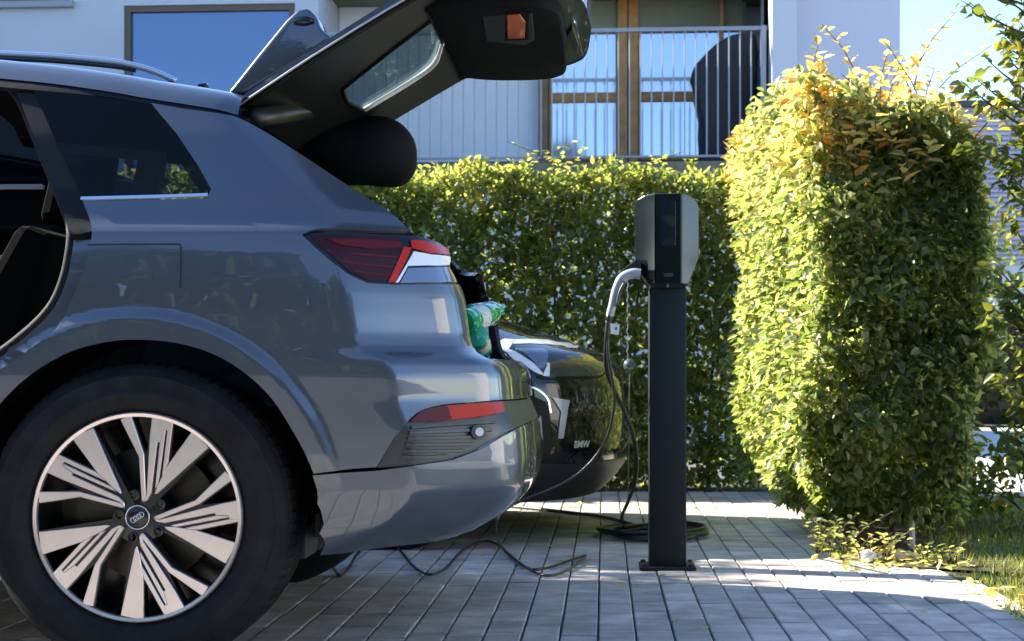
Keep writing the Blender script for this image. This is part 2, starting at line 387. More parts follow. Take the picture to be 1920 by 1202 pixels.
def raw_mesh(name, V, Fq, tint, m):
    me = bpy.data.meshes.new(name); me.vertices.add(len(V)); me.vertices.foreach_set('co', V.astype(np.float32).ravel())
    k = Fq.shape[1]; me.loops.add(Fq.size); me.loops.foreach_set('vertex_index', Fq.astype(np.int32).ravel())
    me.polygons.add(len(Fq)); me.polygons.foreach_set('loop_start', (np.arange(len(Fq))*k).astype(np.int32))
    me.update(calc_edges=True); me.validate()
    if tint is not None:
        a = me.attributes.new('tint', 'FLOAT', 'POINT'); a.data.foreach_set('value', tint.astype(np.float32))
    me.materials.append(M[m] if isinstance(m, str) else m); return me
def leaves_object(name, pos, axis, nrm, size, tint, m, parent=None, aspect=.58):
    V, Fq = leaf_geo(pos, axis, nrm, size, aspect)
    return tag(link(name, raw_mesh(name, V, Fq, np.repeat(tint, 6), m), parent), kind='stuff')
def leaf_parts(pos, axis, nrm, size, tint, m, parent, aspect=.58):
    """single leaves as parts; twelve shared shapes"""
    base = wbase(parent); tv = np.quantile(tint, (np.arange(12)+.5)/12); ms = []
    for k in range(12):
        V, Fq = leaf_geo(np.zeros((1,3)), np.array([[1.,0,0]]), np.array([[0,0,1.]]), np.ones(1), aspect)
        ms.append(raw_mesh('leaf', V, Fq, np.full(6, tv[k]), m))
    for i in range(len(pos)):
        a = Vector(axis[i]).normalized(); n = Vector(nrm[i]); s_ = a.cross(n).normalized(); n = s_.cross(a)
        o = bpy.data.objects.new('leaf', ms[int(np.argmin(np.abs(tv-tint[i])))]); col.objects.link(o); o.parent = parent
        Mx = Matrix((a, -s_, n)).transposed().to_4x4(); o.matrix_basis = Matrix.Translation(Vector(pos[i])-base) @ Mx @ Matrix.Scale(float(size[i]), 4)
# ================================================================== SETTING
def sheet(name, x0, x1, y0, y1, z, m):
    o = MB().add([(x0,y0,z),(x1,y0,z),(x1,y1,z),(x0,y1,z)], [(0,1,2,3)]).build(name, m); return tag(o, kind='structure')
sheet('ground', -400, 400, -300, 600, -.035, 'ground')
sheet('forecourt', -14, 1.20, -16, 2.06, -.006, 'forecourt')
sheet('far_pavement', 1.55, 14, 9.75, 22, -.020, 'concrete')
sheet('hedge_bed', -9, 1.55, 9.86, 11.2, -.006, 'soil')
bed2 = MB().add([(1.0,6.05,.004),(1.55,5.75,.004),(1.55,9.86,.004),(1.0,9.86,.004)], [(0,1,2,3)]).build('planting_bed', 'soil'); tag(bed2, kind='structure')
lawn = MB()
gx = np.linspace(1.22, 9, 30); gy = np.linspace(1.0, 9.7, 40)
lawn.grid([[(1.20+.06*math.sin(y*3.1)*(i == 0) + (x-1.22) if i == 0 else x, y, -.004+.012*math.sin(x*5)*math.sin(y*4)*(i > 0)) for y in gy] for i, x in enumerate(gx)])
tag(lawn.build('lawn', 'turf', smooth=True), kind='structure')

sheet('added_pale_path', 2.35, 6.1, 1.0, 9.6, .016, 'concrete')  # added unseen pale strip that brightens the bumper's reflection
# paving: long courses running away from the camera, each paver a piece
paving = sheet('paving', -4.6, 1.215, 2.05, 9.9, -.010, 'joint')
PITCH, ROW, X0 = .1024, .205, -.0155
cand = []
for k in range(-44, 12):
    xa, y = X0+k*PITCH, 2.06+random.uniform(-.2, 0); g = .0028
    while y < 9.86:
        L = random.choice([ROW, ROW, ROW, ROW, ROW*1.28, ROW*.77]); a, b = max(y, 2.06), min(y+L, 9.86); y += L
        if b-a < .05: continue
        if xa+PITCH/2 > .98 and a > 6.0: continue
        cand.append((xa+g, xa+PITCH-g, a+.0048, b-.0048, random.uniform(-.0022, .0012)))
def paver_verts(x0, x1, y0, y1, h):
    c = .0032
    return [(x0,y0,-.03),(x1,y0,-.03),(x1,y1,-.03),(x0,y1,-.03),(x0,y0,h-c*.7),(x1,y0,h-c*.7),(x1,y1,h-c*.7),(x0,y1,h-c*.7),
            (x0+c,y0+c*.7,h),(x1-c,y0+c*.7,h),(x1-c,y1-c*.7,h),(x0+c,y1-c*.7,h)]
PF = [(0,1,5,4),(1,2,6,5),(2,3,7,6),(3,0,4,7),(4,5,9,8),(5,6,10,9),(6,7,11,10),(7,4,8,11),(8,9,10,11)]
def seen(c):
    d = (c[2]+c[3])/2; x = (c[0]+c[1])/2; px = VX+x/d*FP; py = VY+HC/d*FP
    if not (-10 < px < 1930 and py < 1212): return 0
    if px < 1010 and py < 1045-max(0, px-600)*.2: return 0
    if px < 400 or (px < 560 and py < 1100) or d < 4.2: return 0
    return (c[1]-c[0])*(c[3]-c[2])/d**3
cand.sort(key=lambda c: -seen(c)); near, rest = cand[:300], cand[300:]
shapes = {}
for c in near:
    L = round((c[3]-c[2])/.004)*.004; w = c[1]-c[0]
    if L not in shapes:
        me = bpy.data.meshes.new('paver'); me.from_pydata(paver_verts(-w/2, w/2, -L/2, L/2, 0), [], PF); me.materials.append(M['paver']); shapes[L] = me
    o = bpy.data.objects.new('paver', shapes[L]); col.objects.link(o); o.parent = paving
    o.location = ((c[0]+c[1])/2, (c[2]+c[3])/2, c[4]); o.rotation_euler = (random.gauss(0, .004), random.gauss(0, .006), random.gauss(0, .003))
mb = MB(); tint = []
for c in rest: mb.add(paver_verts(*c), PF); tint += [random.random()]*12
o = mb.build('far_pavers', 'paver', paving); tag(o, kind='stuff')
a = o.data.attributes.new('tint', 'FLOAT', 'POINT'); a.data.foreach_set('value', np.array(tint[:len(o.data.vertices)], np.float32))
# edging stones along the lawn
ed = MB(); y = 2.1
while y < 5.6:
    ed.box((1.213, y+.003, -.03), (1.262, y+.247, .004)); y += .25
tag(ed.build('edging_kerb', 'concrete', bevel=.004), kind='structure')

# ------------------------------------------------------------------ house with balcony
TH = .07
def hd(px): return 16.2/(1+TH*(px-VX)/FP)
def HX(px, ly=0): q = (px-VX)/FP; return q*(16.2+ly)/(1+TH*q)
def HZ(py, ly=0, px=1132): return HC-(py-VY)/FP*((16.2+ly)/(1+TH*(px-VX)/FP))
class HB(MB):
    def build(s, *a, **k):
        s.v = [(x+TH*y*0, 16.2+y-TH*x, z) for x, y, z in s.v]; return MB.build(s, *a, **k)
house = empty('house', (-2.0, 17.5, 0), 'white rendered house with wooden balcony windows behind the hedge', 'house')
HT = 4.62
wallm = HB()
xa, xb, xc, xd, xe, xf_ = HX(-700), HX(-60), HX(130), HX(232), HX(553), HX(597)
zA, zB0, zB1 = HZ(9, px=50), 2.45, HZ(8, px=390)
wallm.box((xa,0,0),(xb,.3,HT)); wallm.box((xb,.001,0),(xc,.301,zA)); wallm.box((xc,0,0),(xd,.3,HT))
wallm.box((xd,.001,0),(xe,.301,zB0)); wallm.box((xd,.001,zB1),(xe,.301,HT)); wallm.box((xe,0,0),(xf_,.3,HT))
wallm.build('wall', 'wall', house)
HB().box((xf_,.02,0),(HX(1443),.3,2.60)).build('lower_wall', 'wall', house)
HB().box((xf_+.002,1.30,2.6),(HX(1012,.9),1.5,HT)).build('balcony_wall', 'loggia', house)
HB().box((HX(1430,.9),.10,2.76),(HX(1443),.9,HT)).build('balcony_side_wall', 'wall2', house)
HB().box((HX(1443),-.22,0),(HX(1489),.6,HT+.003)).build('column', 'wall', house, bevel=.006)
HB().box((HX(1489)+.001,-.05,0),(HX(1686),5.5,HT+.4)).build('side_block', 'wall2', house)
HB().box((xa,.3,HT),(HX(1489),5.5,HT+.2)).build('roof', 'soffit', house)
HB().box((xa,.32,0),(xf_-.01,5.4,HT-.01)).box((xf_,1.52,2.6),(HX(1489)-.1,5.4,HT-.01)).box((xf_,.31,0),(HX(1489)-.1,5.4,2.59)).build('house_core', 'wall', house)
def window(x0, x1, z0, z1, ly, name='window', fw=.06, fm='frame', pm='pane', mid=None):
    w = HB().box((x0,ly-.04,z0),(x0+fw,ly+.06,z1)).box((x1-fw,ly-.04,z0),(x1,ly+.06,z1)).box((x0+fw,ly-.039,z1-fw),(x1-fw,ly+.059,z1)).box((x0+fw,ly-.039,z0),(x1-fw,ly+.059,z0+fw))
    f = w.build(name, fm, house); HB().box((x0+fw,ly,z0+fw),(x1-fw,ly+.02,z1-fw)).build('pane', pm, f); return f
wA = window(xb+.002, xc-.002, zA+.03, HT-.1, .06); HB().box((xb-.05,-.06,zA-.035),(xc+.05,.10,zA+.028)).build('window_sill', 'rail', wA)
window(xd+.002, xe-.002, zB0+.002, zB1-.002, .06)
# balcony glazing behind the rail
L9 = 1.25
def gx9(px): return HX(px, L9)
zfl, ztop, zmid = 2.95, HZ(60, L9), HZ(183, L9)
for (p0, p1) in ((1029, 1158), (1196, 1392)):
    f = window(gx9(p0)+.003, gx9(p1)-.003, zfl, zmid-.03, L9, fw=.02, fm='wood', pm='pane2')
    f = window(gx9(p0)+.003, gx9(p1)-.003, zmid+.03, ztop, L9, fw=.02, fm='wood', pm='pane2')
    HB().box((gx9(p0),L9-.045,zmid-.028),(gx9(p1),L9+.05,zmid+.028)).build('transom', 'wood', house)
    HB().box((gx9(p0),L9-.06,ztop+.002),(gx9(p1),L9+.05,HT)).build('blind', 'blind', house)
for p0, p1, mm in ((1010, 1028, 'wood_dark'), (1158, 1176, 'wood'), (1178, 1196, 'wood'), (1348, 1356, 'wood')):
    HB().box((gx9(p0),L9-.12,2.77),(gx9(p1),L9+.08,HT)).build('timber_post', mm, house, bevel=.006)
HB().box((gx9(597)-.2,L9-.02,2.76),(gx9(1400),L9+.045,zfl-.002)).build('plinth', 'dark_grey_plastic', house)
HB().box((gx9(560),L9+.06,zfl),(gx9(1400),L9+.2,HT)).build('room_back', 'wall', house)
HB().box((xf_,-.16,2.60),(HX(1443)-.002,1.3,2.755)).build('balcony_slab', 'soffit', house)
rail = HB().box((xf_,-.13,HZ(65)),(HX(1436),-.085,HZ(58))).box((xf_,-.125,2.80),(HX(1436),-.09,2.82)).build('railing', 'rail', house)
px = 603
while px < 1432:
    HB().tube([(HX(px),-.1075,2.815),(HX(px),-.1075,HZ(64))], .0075, 6).build('bar', 'rail', rail); px += 20.6
HB().box((HX(1424),-.14,2.72),(HX(1434),-.09,HZ(58)+.002)).build('rail_post', 'rail', rail)
# covered furniture on the balcony
pl = smooth_line([(1313,268),(1311,225),(1305,172),(1298,146)], 3)[:-1]+[(1298,146),(1302,128),(1318,112)]+smooth_line([(1340,93),(1372,76),(1408,72)], 3)+[(1415,76),(1418,110),(1417,180),(1422,225),(1423,268)]
cv = HB(); poly = [(HX(p, .5), HZ(q+1, .5)) for p, q in pl]
zmin = min(z for _, z in poly); poly = [(x, z if z > zmin+.03 else 2.757) for x, z in poly]
cx0 = sum(x for x, _ in poly)/len(poly)
n = len(poly); vs = []
for yy, sc in ((.22, .86), (.28, 1.0), (.5, 1.02), (.75, 1.0), (.82, .86)):
    vs += [(cx0+(x-cx0)*sc+.012*math.sin(9*z+yy*20), yy, 2.757+(z-2.757)*(sc if sc < 1 else 1)) for x, z in poly]
fs = [(i*n+k, i*n+(k+1)%n, (i+1)*n+(k+1)%n, (i+1)*n+k) for i in range(4) for k in range(n)] + [tuple(range(n)), tuple(4*n+k for k in range(n-1,-1,-1))]
cv.add(vs, fs); o = cv.build('covered_grill', 'cover', smooth=True, auto=50)
tag(o, 'tall black fabric cover over something standing on the balcony behind the railing', 'cover')

# neighbouring building seen past the hedge on the right
nb = empty('neighbour_building', (8, 28, 0), 'far pale building with lavender horizontal cladding beyond the right hedge', 'building')
def NX(px): return (px-VX)/FP*27
MB().box((NX(1725),27.1,0),(NX(2500),33,4.95)).build('wall', 'wall_far', nb)
sd = MB(); z = 2.5
while z < 5.05:
    sd.add([(NX(1722),27.08,z),(NX(2503),27.08,z),(NX(2503),27.02,z-.004),(NX(1722),27.02,z-.004),(NX(1722),27.085,z+.075),(NX(2503),27.085,z+.075)], [(0,1,2,3),(3,2,5,4)]); z += .078
tag(sd.build('cladding', 'siding', nb), kind='stuff')
MB().box((NX(1715),26.95,5.06),(NX(2510),33.1,5.16)).build('roof_edge', 'dark_grey_plastic', nb)
# white building standing to the right of the drive (mirrored in the parked car's tail)
gb = empty('garage', (7.5, 3.5, 0), 'white garage to the right of the drive, mirrored in the car tail', 'garage')
MB().box((6.2,2.6,0),(10.5,6.4,2.9)).build('wall', 'white_wall', gb)
MB().box((6.05,2.45,2.9),(10.65,6.55,3.05)).build('roof', 'dark_grey_plastic', gb)

# ------------------------------------------------------------------ hedges
def wob(a, b, s=1.0): return .5*np.sin(a*7.3+b*3.1+1)+.3*np.sin(a*15.1-b*11.7)+.2*np.sin(b*23+a*5.3)
def hedge_leaves(n, lo, hi, faces, depth=.07, size=(.045, .085), vol=.25, amp=.05, warp=None):
    """leaves crowded towards the named faces of a clipped block"""
    lo, hi = np.array(lo), np.array(hi); d = hi-lo; P = lo+rng.random((n, 3))*d; N = rng.normal(0, 1, (n, 3))
    area = {'-y': d[0]*d[2], '+y': d[0]*d[2], '-x': d[1]*d[2], '+x': d[1]*d[2], '+z': d[0]*d[1]}
    w = np.array([area[f]*k for f, k in faces]); w /= w.sum(); ch = rng.choice(len(faces), n, p=w); surf = rng.random(n) > vol
    dep = rng.exponential(depth, n)
    for i, (f, _) in enumerate(faces):
        k = (ch == i) & surf; ax = 'xyz'.index(f[1]); u, v = [q for q in range(3) if q != ax]
        off = amp*wob(P[k][:, u], P[k][:, v])
        if f[0] == '-': P[k, ax] = lo[ax]+dep[k]+off
        else: P[k, ax] = hi[ax]-dep[k]+off
        N[k] = 0; N[k, ax] = -1 if f[0] == '-' else 1
    if warp is not None: P = warp(P)
    out = N/np.linalg.norm(N, axis=1, keepdims=True)
    axis = out*.7+rng.normal(0, .55, (n, 3))+np.array([0, 0, -.25])
    nrm = out*.55+rng.normal(0, .5, (n, 3))+np.array([0, 0, .75])
    return P, axis, nrm, rng.uniform(size[0], size[1], n)
def stems(name, parent, spots, top, r=.012, m='twig'):
    for x, y in spots:
        z = np.linspace(0, top*random.uniform(.85, 1), 7); dx = random.uniform(-.05, .05); dy = random.uniform(-.05, .05)
        pts = [(x+dx*q+random.uniform(-.02, .02), y+dy*q+random.uniform(-.02, .02), q-.02) for q in z]
        mb = MB().tube(pts, [r*(1-.6*i/6) for i in range(7)], 6)
        for _ in range(7):
            b = random.uniform(.15, .9)*top; a = random.uniform(0, 6.28); L = random.uniform(.12, .3)
            mb.tube([(x+dx*b, y+dy*b, b), (x+dx*b+L*.5*math.cos(a), y+dy*b+L*.5*math.sin(a), b+.08), (x+dx*b+L*math.cos(a), y+dy*b+L*math.sin(a), b+.2)], [.006, .004, .002], 5)
        mb.build(name, m, parent)
def shoots(n, x, y, z, h, lsize, tintr, arr, lean=.12):
    """upright young shoots: twig geometry and leaf arrays"""
    mb = MB(); 
    for _ in range(n):
        bx, by, bz = random.uniform(*x), random.uniform(*y), random.uniform(*z); L = random.uniform(*h); lx, ly = random.gauss(0, lean), random.gauss(0, lean)
        pts = [(bx+lx*q*q*L*3, by+ly*q*q*L*3, bz+L*q) for q in (0, .33, .66, 1)]
        mb.tube(pts, [.004, .003, .0025, .0015], 5); k = int(L/.022)+3
        for i in range(k):
            q = (i+.5)/k; a = i*2.6+random.uniform(-.5, .5); p = np.array([bx+lx*q*q*L*3, by+ly*q*q*L*3, bz+L*q])
            arr.append((p, np.array([math.cos(a), math.sin(a), random.uniform(-.1, .8)]), np.array([-.4*math.cos(a), -.4*math.sin(a), 1])+rng.normal(0, .3, 3), random.uniform(*lsize)*(1-.35*q), random.uniform(*tintr)))
    return mb
def merge(base, arr, tint):
    P, A, N, S = base
    if arr:
        P = np.concatenate([P, [a[0] for a in arr]]); A = np.concatenate([A, [a[1] for a in arr]]); N = np.concatenate([N, [a[2] for a in arr]])
        S = np.concatenate([S, [a[3] for a in arr]]); tint = np.concatenate([tint, [a[4] for a in arr]])
    return P, A, N, S, tint
def split_largest(P, S, px_lo, px_hi, front, n=300):
    """indices of the n leaves that show largest on the near surface"""
    px = VX+P[:, 0]/P[:, 1]*FP; py = VY-(P[:, 2]-HC)/P[:, 1]*FP
    sc = S/P[:, 1]*((px > px_lo) & (px < px_hi) & (py > 0) & (py < 1100))*front; idx = np.argsort(-sc)
    return idx[:n], idx[n:]
# long hedge behind the cars
hb = empty('back_hedge', (-1.5, 10.3, 0), 'clipped leafy green hedge running across behind the charging post', 'hedge')
n1, n2 = 27000, 9000
b1 = hedge_leaves(n1, (-1.75, 9.93, .01), (1.0, 10.40, 1.92), [('-y', 1.3), ('+z', 2.0), ('+y', .5)], .10, (.034, .070), .38, .11)
b2 = hedge_leaves(n2, (-6.0, 9.95, .12), (-1.75, 10.62, 1.92), [('-y', 1), ('+z', 1.6), ('+y', .6)], .07, (.07, .12))
arr = []; tw = shoots(46, (-1.75, 1.0), (9.95, 10.5), (1.82, 1.92), (.06, .22), (.05, .075), (.62, .86), arr, .25)
b3 = hedge_leaves(2600, (-3.0, 10.1, .08), (1.0, 10.35, 1.75), [('-y', 1)], .1, (.09, .14), .6, .05)
base = [np.concatenate(q) for q in zip(b1, b2, b3)]; n2 += 2600
tn = np.clip(rng.beta(2.2, 2.6, n1+n2)*.92+(base[0][:, 2]-1.55)*.35*(base[0][:, 2] > 1.55)+.05*wob(base[0][:, 0]*.4, base[0][:, 2]*.5), 0, 1)
P, A_, N_, S_, T_ = merge(base, arr, tn)
front = (P[:, 1] < 10.02)*1.0
ia, ib = split_largest(P, S_, 700, 1390, front)
leaves_object('foliage', P[ib], A_[ib], N_[ib], S_[ib], T_[ib], 'leaf_back', hb)
leaf_parts(P[ia], A_[ia], N_[ia], S_[ia], T_[ia], 'leaf_back', hb)
tag(tw.build('shoots', 'twig', hb), kind='stuff')
stems('stem', hb, [(-1.7+.24*i+random.uniform(-.05, .05), 10.27+random.uniform(-.06, .06)) for i in range(12)], 1.75, .014)
# hedge running towards the camera on the right
hs = empty('side_hedge', (1.1, 8.3, 0), 'tall leafy hedge with yellow and orange top leaves, right of the charging post', 'hedge')
def warp(P):
    Q = P.copy(); z = np.clip(P[:, 2], 0, 2); lowk = np.clip((.55-z)/.55, 0, 1)
    c = 1.13; Q[:, 0] = c+(P[:, 0]-c)*(1-.26*lowk**1.4); Q[:, 1] = P[:, 1]+.20*lowk*(P[:, 1] < 7.2)
    Q[:, 2] = (P[:, 2]+np.clip(P[:, 2]-1.0, 0, 1)*.085*(np.sin(P[:, 0]*11+P[:, 1]*3.7)+np.sin(P[:, 1]*9.1-P[:, 0]*6)))*(1-.16*np.clip((P[:, 0]-1.02)/.45, 0, 1)*(P[:, 2] > .9)+.09*np.clip((P[:, 1]-6.6)/2.6, 0, 1))
    b = .06*np.sin(P[:, 2]*4.1+P[:, 1]*2.3)+.05*np.sin(P[:, 2]*7.7-P[:, 1]*4.9+2)+.04*np.sin(P[:, 0]*9+P[:, 2]*6); Q[:, 0] += b*.40; Q[:, 1] += b*.6*(P[:, 1] < 7)
    return Q
b1 = hedge_leaves(62000, (.80, 6.50, .12), (1.50, 9.95, 1.86), [('-x', 1.0), ('-y', 3.4), ('+z', 1.1), ('+x', .45)], .075, (.026, .066), .28, .085, warp)
arr = []
tw = shoots(70, (.80, 1.45), (6.55, 9.2), (1.66, 1.90), (.08, .32), (.055, .09), (.66, 1.0), arr, .17)
tw2 = shoots(34, (.80, 1.5), (6.45, 6.9), (1.40, 1.66), (.08, .26), (.06, .095), (.7, 1.0), arr, .2)
tw.add(tw2.v, tw2.f)
z_ = b1[0][:, 2]
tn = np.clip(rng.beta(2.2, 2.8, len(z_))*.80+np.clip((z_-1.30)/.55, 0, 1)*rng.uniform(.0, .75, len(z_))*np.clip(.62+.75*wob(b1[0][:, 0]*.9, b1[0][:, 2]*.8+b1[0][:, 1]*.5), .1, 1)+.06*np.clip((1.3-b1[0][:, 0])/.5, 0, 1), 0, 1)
P, A_, N_, S_, T_ = merge(b1, arr, tn)
front = (P[:, 1] < 6.60)*1.0+(P[:, 0] < .84)*.7
ia, ib = split_largest(P, S_, 1370, 1900, front)
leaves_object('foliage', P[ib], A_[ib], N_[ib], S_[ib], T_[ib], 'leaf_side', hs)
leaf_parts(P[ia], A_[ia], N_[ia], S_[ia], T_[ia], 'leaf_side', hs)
tag(tw.build('shoots', 'twig', hs), kind='stuff')
stems('stem', hs, [(1.12+random.uniform(-.08, .08), 6.75+.3*i) for i in range(11)], 1.7, .016)
MB().tube([(1.235, 6.62, 0), (1.23, 6.62, .4), (1.232, 6.63, .85)], [.012, .011, .01], 8).build('support_stake', 'concrete', hs)
# slender young tree at the right edge
tr = empty('young_tree', (1.66, 6.3, 0), 'slender young tree with sparse leaves at the right edge of the picture', 'tree')
trunk = MB().tube(smooth_line([(1.66,6.3,-.02),(1.655,6.3,.5),(1.65,6.3,1.0),(1.665,6.3,1.5),(1.655,6.31,2.0),(1.67,6.3,2.6)], 4), [.034-.024*i/20 for i in range(21)], 10).build('trunk', 'bark', tr, smooth=True)
arr = []; brs = []
for i in range(92):
    z0 = random.uniform(.28, 2.45); a = random.uniform(math.pi*.55, math.pi*1.45) if random.random() < .72 else random.uniform(0, 6.28)
    L = random.uniform(.10, .31)*(1.0 if z0 > 1.0 else .85); up = random.uniform(.15, .75)
    pts = [(1.66+L*q*math.cos(a), 6.3+L*q*math.sin(a)*.8, z0+up*L*q+.05*q*q) for q in (0, .35, .7, 1)]
    brs.append(MB().tube(pts, [.007, .005, .0035, .0015], 5)); k = int(L/.014)+3
    for j in range(k):
        q = random.uniform(.12, 1.05); p = np.array([1.66+L*q*math.cos(a), 6.3+L*q*math.sin(a)*.8, z0+up*L*q+.05*q*q])
        arr.append((p+rng.normal(0, .012, 3), rng.normal(0, .7, 3)+np.array([math.cos(a), math.sin(a), -.1]), np.array([0, -.5, .8])+rng.normal(0, .6, 3), random.uniform(.028, .062), float(np.clip(rng.beta(2, 2.2)*.9+.12*(z0 > 1.5), 0, 1))))
for b in brs: b.build('branch', 'twig', tr)
P = np.array([a[0] for a in arr]); A_ = np.array([a[1] for a in arr]); N_ = np.array([a[2] for a in arr]); S_ = np.array([a[3] for a in arr]); T_ = np.array([a[4] for a in arr])
ia, ib = split_largest(P, S_, 1700, 1940, np.ones(len(P)), 300)
if len(ib): leaves_object('crown', P[ib], A_[ib], N_[ib], S_[ib], T_[ib], 'leaf_tree', tr, .66)
leaf_parts(P[ia], A_[ia], N_[ia], S_[ia], T_[ia], 'leaf_tree', tr, .66)
# low shrubs in the shade on the right
def shrub(name, label, c, r, n, m, size, cat='shrub', group=None):
    e = empty(name, c, label, cat, group); u = rng.normal(0, 1, (n, 3)); u /= np.linalg.norm(u, axis=1, keepdims=True); u[:, 2] = np.abs(u[:, 2])
    rad = rng.uniform(.45, 1.02, n)**.6*(1+.22*wob(u[:, 0]*.8, u[:, 2]*.9)); P = np.array(c)+u*rad[:, None]*np.array(r)
    leaves_object('crown', P, u*.6+rng.normal(0, .5, (n, 3)), u*.5+rng.normal(0, .5, (n, 3))+np.array([0, 0, .6]), rng.uniform(*size, n), np.clip(rng.beta(2, 2.4, n), 0, 1), m, e)
    mb = MB()
    for _ in range(9):
        a = random.uniform(0, 6.28); k = random.uniform(.3, .9)
        mb.tube([(c[0], c[1], 0), (c[0]+.4*k*r[0]*math.cos(a), c[1]+.4*k*r[1]*math.sin(a), c[2]+.5*r[2]*k), (c[0]+k*r[0]*math.cos(a), c[1]+k*r[1]*math.sin(a), c[2]+r[2]*k)], [.008, .005, .002], 5)
    mb.build('stem', 'twig', e); return e
shrub('low_shrub', 'low dark green shrub in the shade at the foot of the young tree', (1.95, 7.4, 0), (.55, .5, .42), 900, 'leaf_tree', (.04, .07))
shrub('low_shrub', 'dark leafy bush between the right hedge and the young tree', (1.60, 8.3, 0), (.30, .4, .40), 420, 'leaf_tree', (.04, .07))
fh = empty('far_hedge', (7, 23, 0), 'distant dark hedge with brown leaves beyond the pale pavement', 'hedge')
b1 = hedge_leaves(3600, (3.9, 22.4, .0), (9.5, 23.6, 1.55), [('-y', 1.2), ('+z', 1), ('-x', 1)], .10, (.10, .19), .25, .12)
leaves_object('foliage', *b1, np.clip(rng.beta(1.4, 1.6, 3600), 0, 1), 'leaf_far', fh)
MB().box((4.1, 22.6, 0), (9.4, 23.4, 1.2)).build('core', 'twig', fh)
# plants at the foot of the side hedge
def weed(name, label, x, y, h, n, tr_):
    e = empty(name, (x, y, 0), label, 'plant'); arr = []; mb = shoots(n, (x-.07, x+.07), (y-.05, y+.05), (0, .02), (h*.5, h), (.028, .05), tr_, arr, .18)
    mb.build('stem', 'twig', e); P = np.array([a[0] for a in arr])
    leaf_parts(P, np.array([a[1] for a in arr]), np.array([a[2] for a in arr]), np.array([a[3] for a in arr]), np.array([a[4] for a in arr]), 'leaf_side', e, .7)
weed('ground_plant', 'leftmost small green plant at the foot of the side hedge', .88, 6.32, .17, 14, (.3, .66))
weed('ground_plant', 'small yellowing plant beside pale stones under the side hedge', 1.02, 6.2, .13, 12, (.4, .9))
weed('ground_plant', 'rightmost small green plant at the hedge foot near the lawn', 1.22, 6.05, .10, 12, (.25, .6))
# dry leaves and a pale stone at the hedge foot
st = MB(); bmq = bmesh.new(); bmesh.ops.create_icosphere(bmq, subdivisions=2, radius=1)
sv = [(.985+v.co.x*.035*(1+.2*math.sin(v.co.z*5)), 6.17+v.co.y*.03, .022+v.co.z*.026*(1+.15*math.sin(v.co.x*6))) for v in bmq.verts]
st.add(sv, [tuple(v.index for v in f.verts) for f in bmq.faces]); bmq.free()
tag(st.build('stone', 'white', smooth=True), 'pale rounded stone among the plants at the hedge foot', 'stone')
nL = 150; P = np.stack([rng.uniform(.86, 1.34, nL), rng.uniform(5.86, 6.4, nL), rng.uniform(.004, .03, nL)], 1)
P2 = np.stack([rng.uniform(1.16, 1.30, 60), rng.uniform(4.5, 5.8, 60), rng.uniform(.006, .016, 60)], 1); P3 = np.stack([rng.uniform(-.6, 1.2, 34), rng.uniform(4.5, 9.6, 34), rng.uniform(.004, .008, 34)], 1); P = np.concatenate([P, P2, P3]); nL += 94
o = leaves_object('leaf_litter', P, rng.normal(0, 1, (nL, 3))*np.array([1, 1, .2]), rng.normal(0, .3, (nL, 3))+np.array([0, 0, 1]), rng.uniform(.02, .05, nL), rng.uniform(.45, .9, nL), 'leaf_side')
tag(o, 'dry fallen leaves scattered at the hedge foot and lawn edge', 'leaf litter', kind='stuff')
# grass
nG = 15000; gx = 1.19+rng.beta(1, 2.2, nG)*2.2; gy = rng.uniform(4.4, 9.2, nG)
keep = ~((gx < 1.22+.05*np.sin(gy*5)) | ((gx < 1.36) & (gy > 5.75))); gx, gy = gx[keep], gy[keep]; nG = len(gx)
h = rng.uniform(.015, .05, nG); an = rng.uniform(0, 6.28, nG); bw = .0028; ln = rng.normal(0, .35, (nG, 2))*h[:, None]
V = np.stack([np.stack([gx-bw*np.cos(an), gy-bw*np.sin(an), np.zeros(nG)], 1), np.stack([gx+bw*np.cos(an), gy+bw*np.sin(an), np.zeros(nG)], 1), np.stack([gx+ln[:, 0], gy+ln[:, 1], h], 1)], 1).reshape(-1, 3)
o = link('grass', raw_mesh('grass', V, np.arange(nG*3).reshape(-1, 3), np.repeat(np.clip(rng.beta(2, 2.5, nG)+.25*(gy < 5.35), 0, 1), 3), 'grass'))
tag(o, 'short grass of the lawn beside the paving', 'grass', kind='stuff')
# trees along the other side of the drive, behind the camera: they show in the paintwork
nT = 17000; u = rng.random((nT, 3)); P = np.stack([-14+u[:, 0]*26, -9.5+2.6*u[:, 1], .2+u[:, 2]*4.6*(1+.25*np.sin(u[:, 0]*21)+.18*np.sin(u[:, 0]*57))], 1)
o = leaves_object('tree_belt', P, rng.normal(0, 1, (nT, 3)), rng.normal(0, 1, (nT, 3)), rng.uniform(.3, .6, nT), np.clip(rng.beta(2, 3, nT), 0, 1), 'leaf_far')
tag(o, 'belt of trees across the drive, mirrored in the car side', 'trees', kind='stuff')

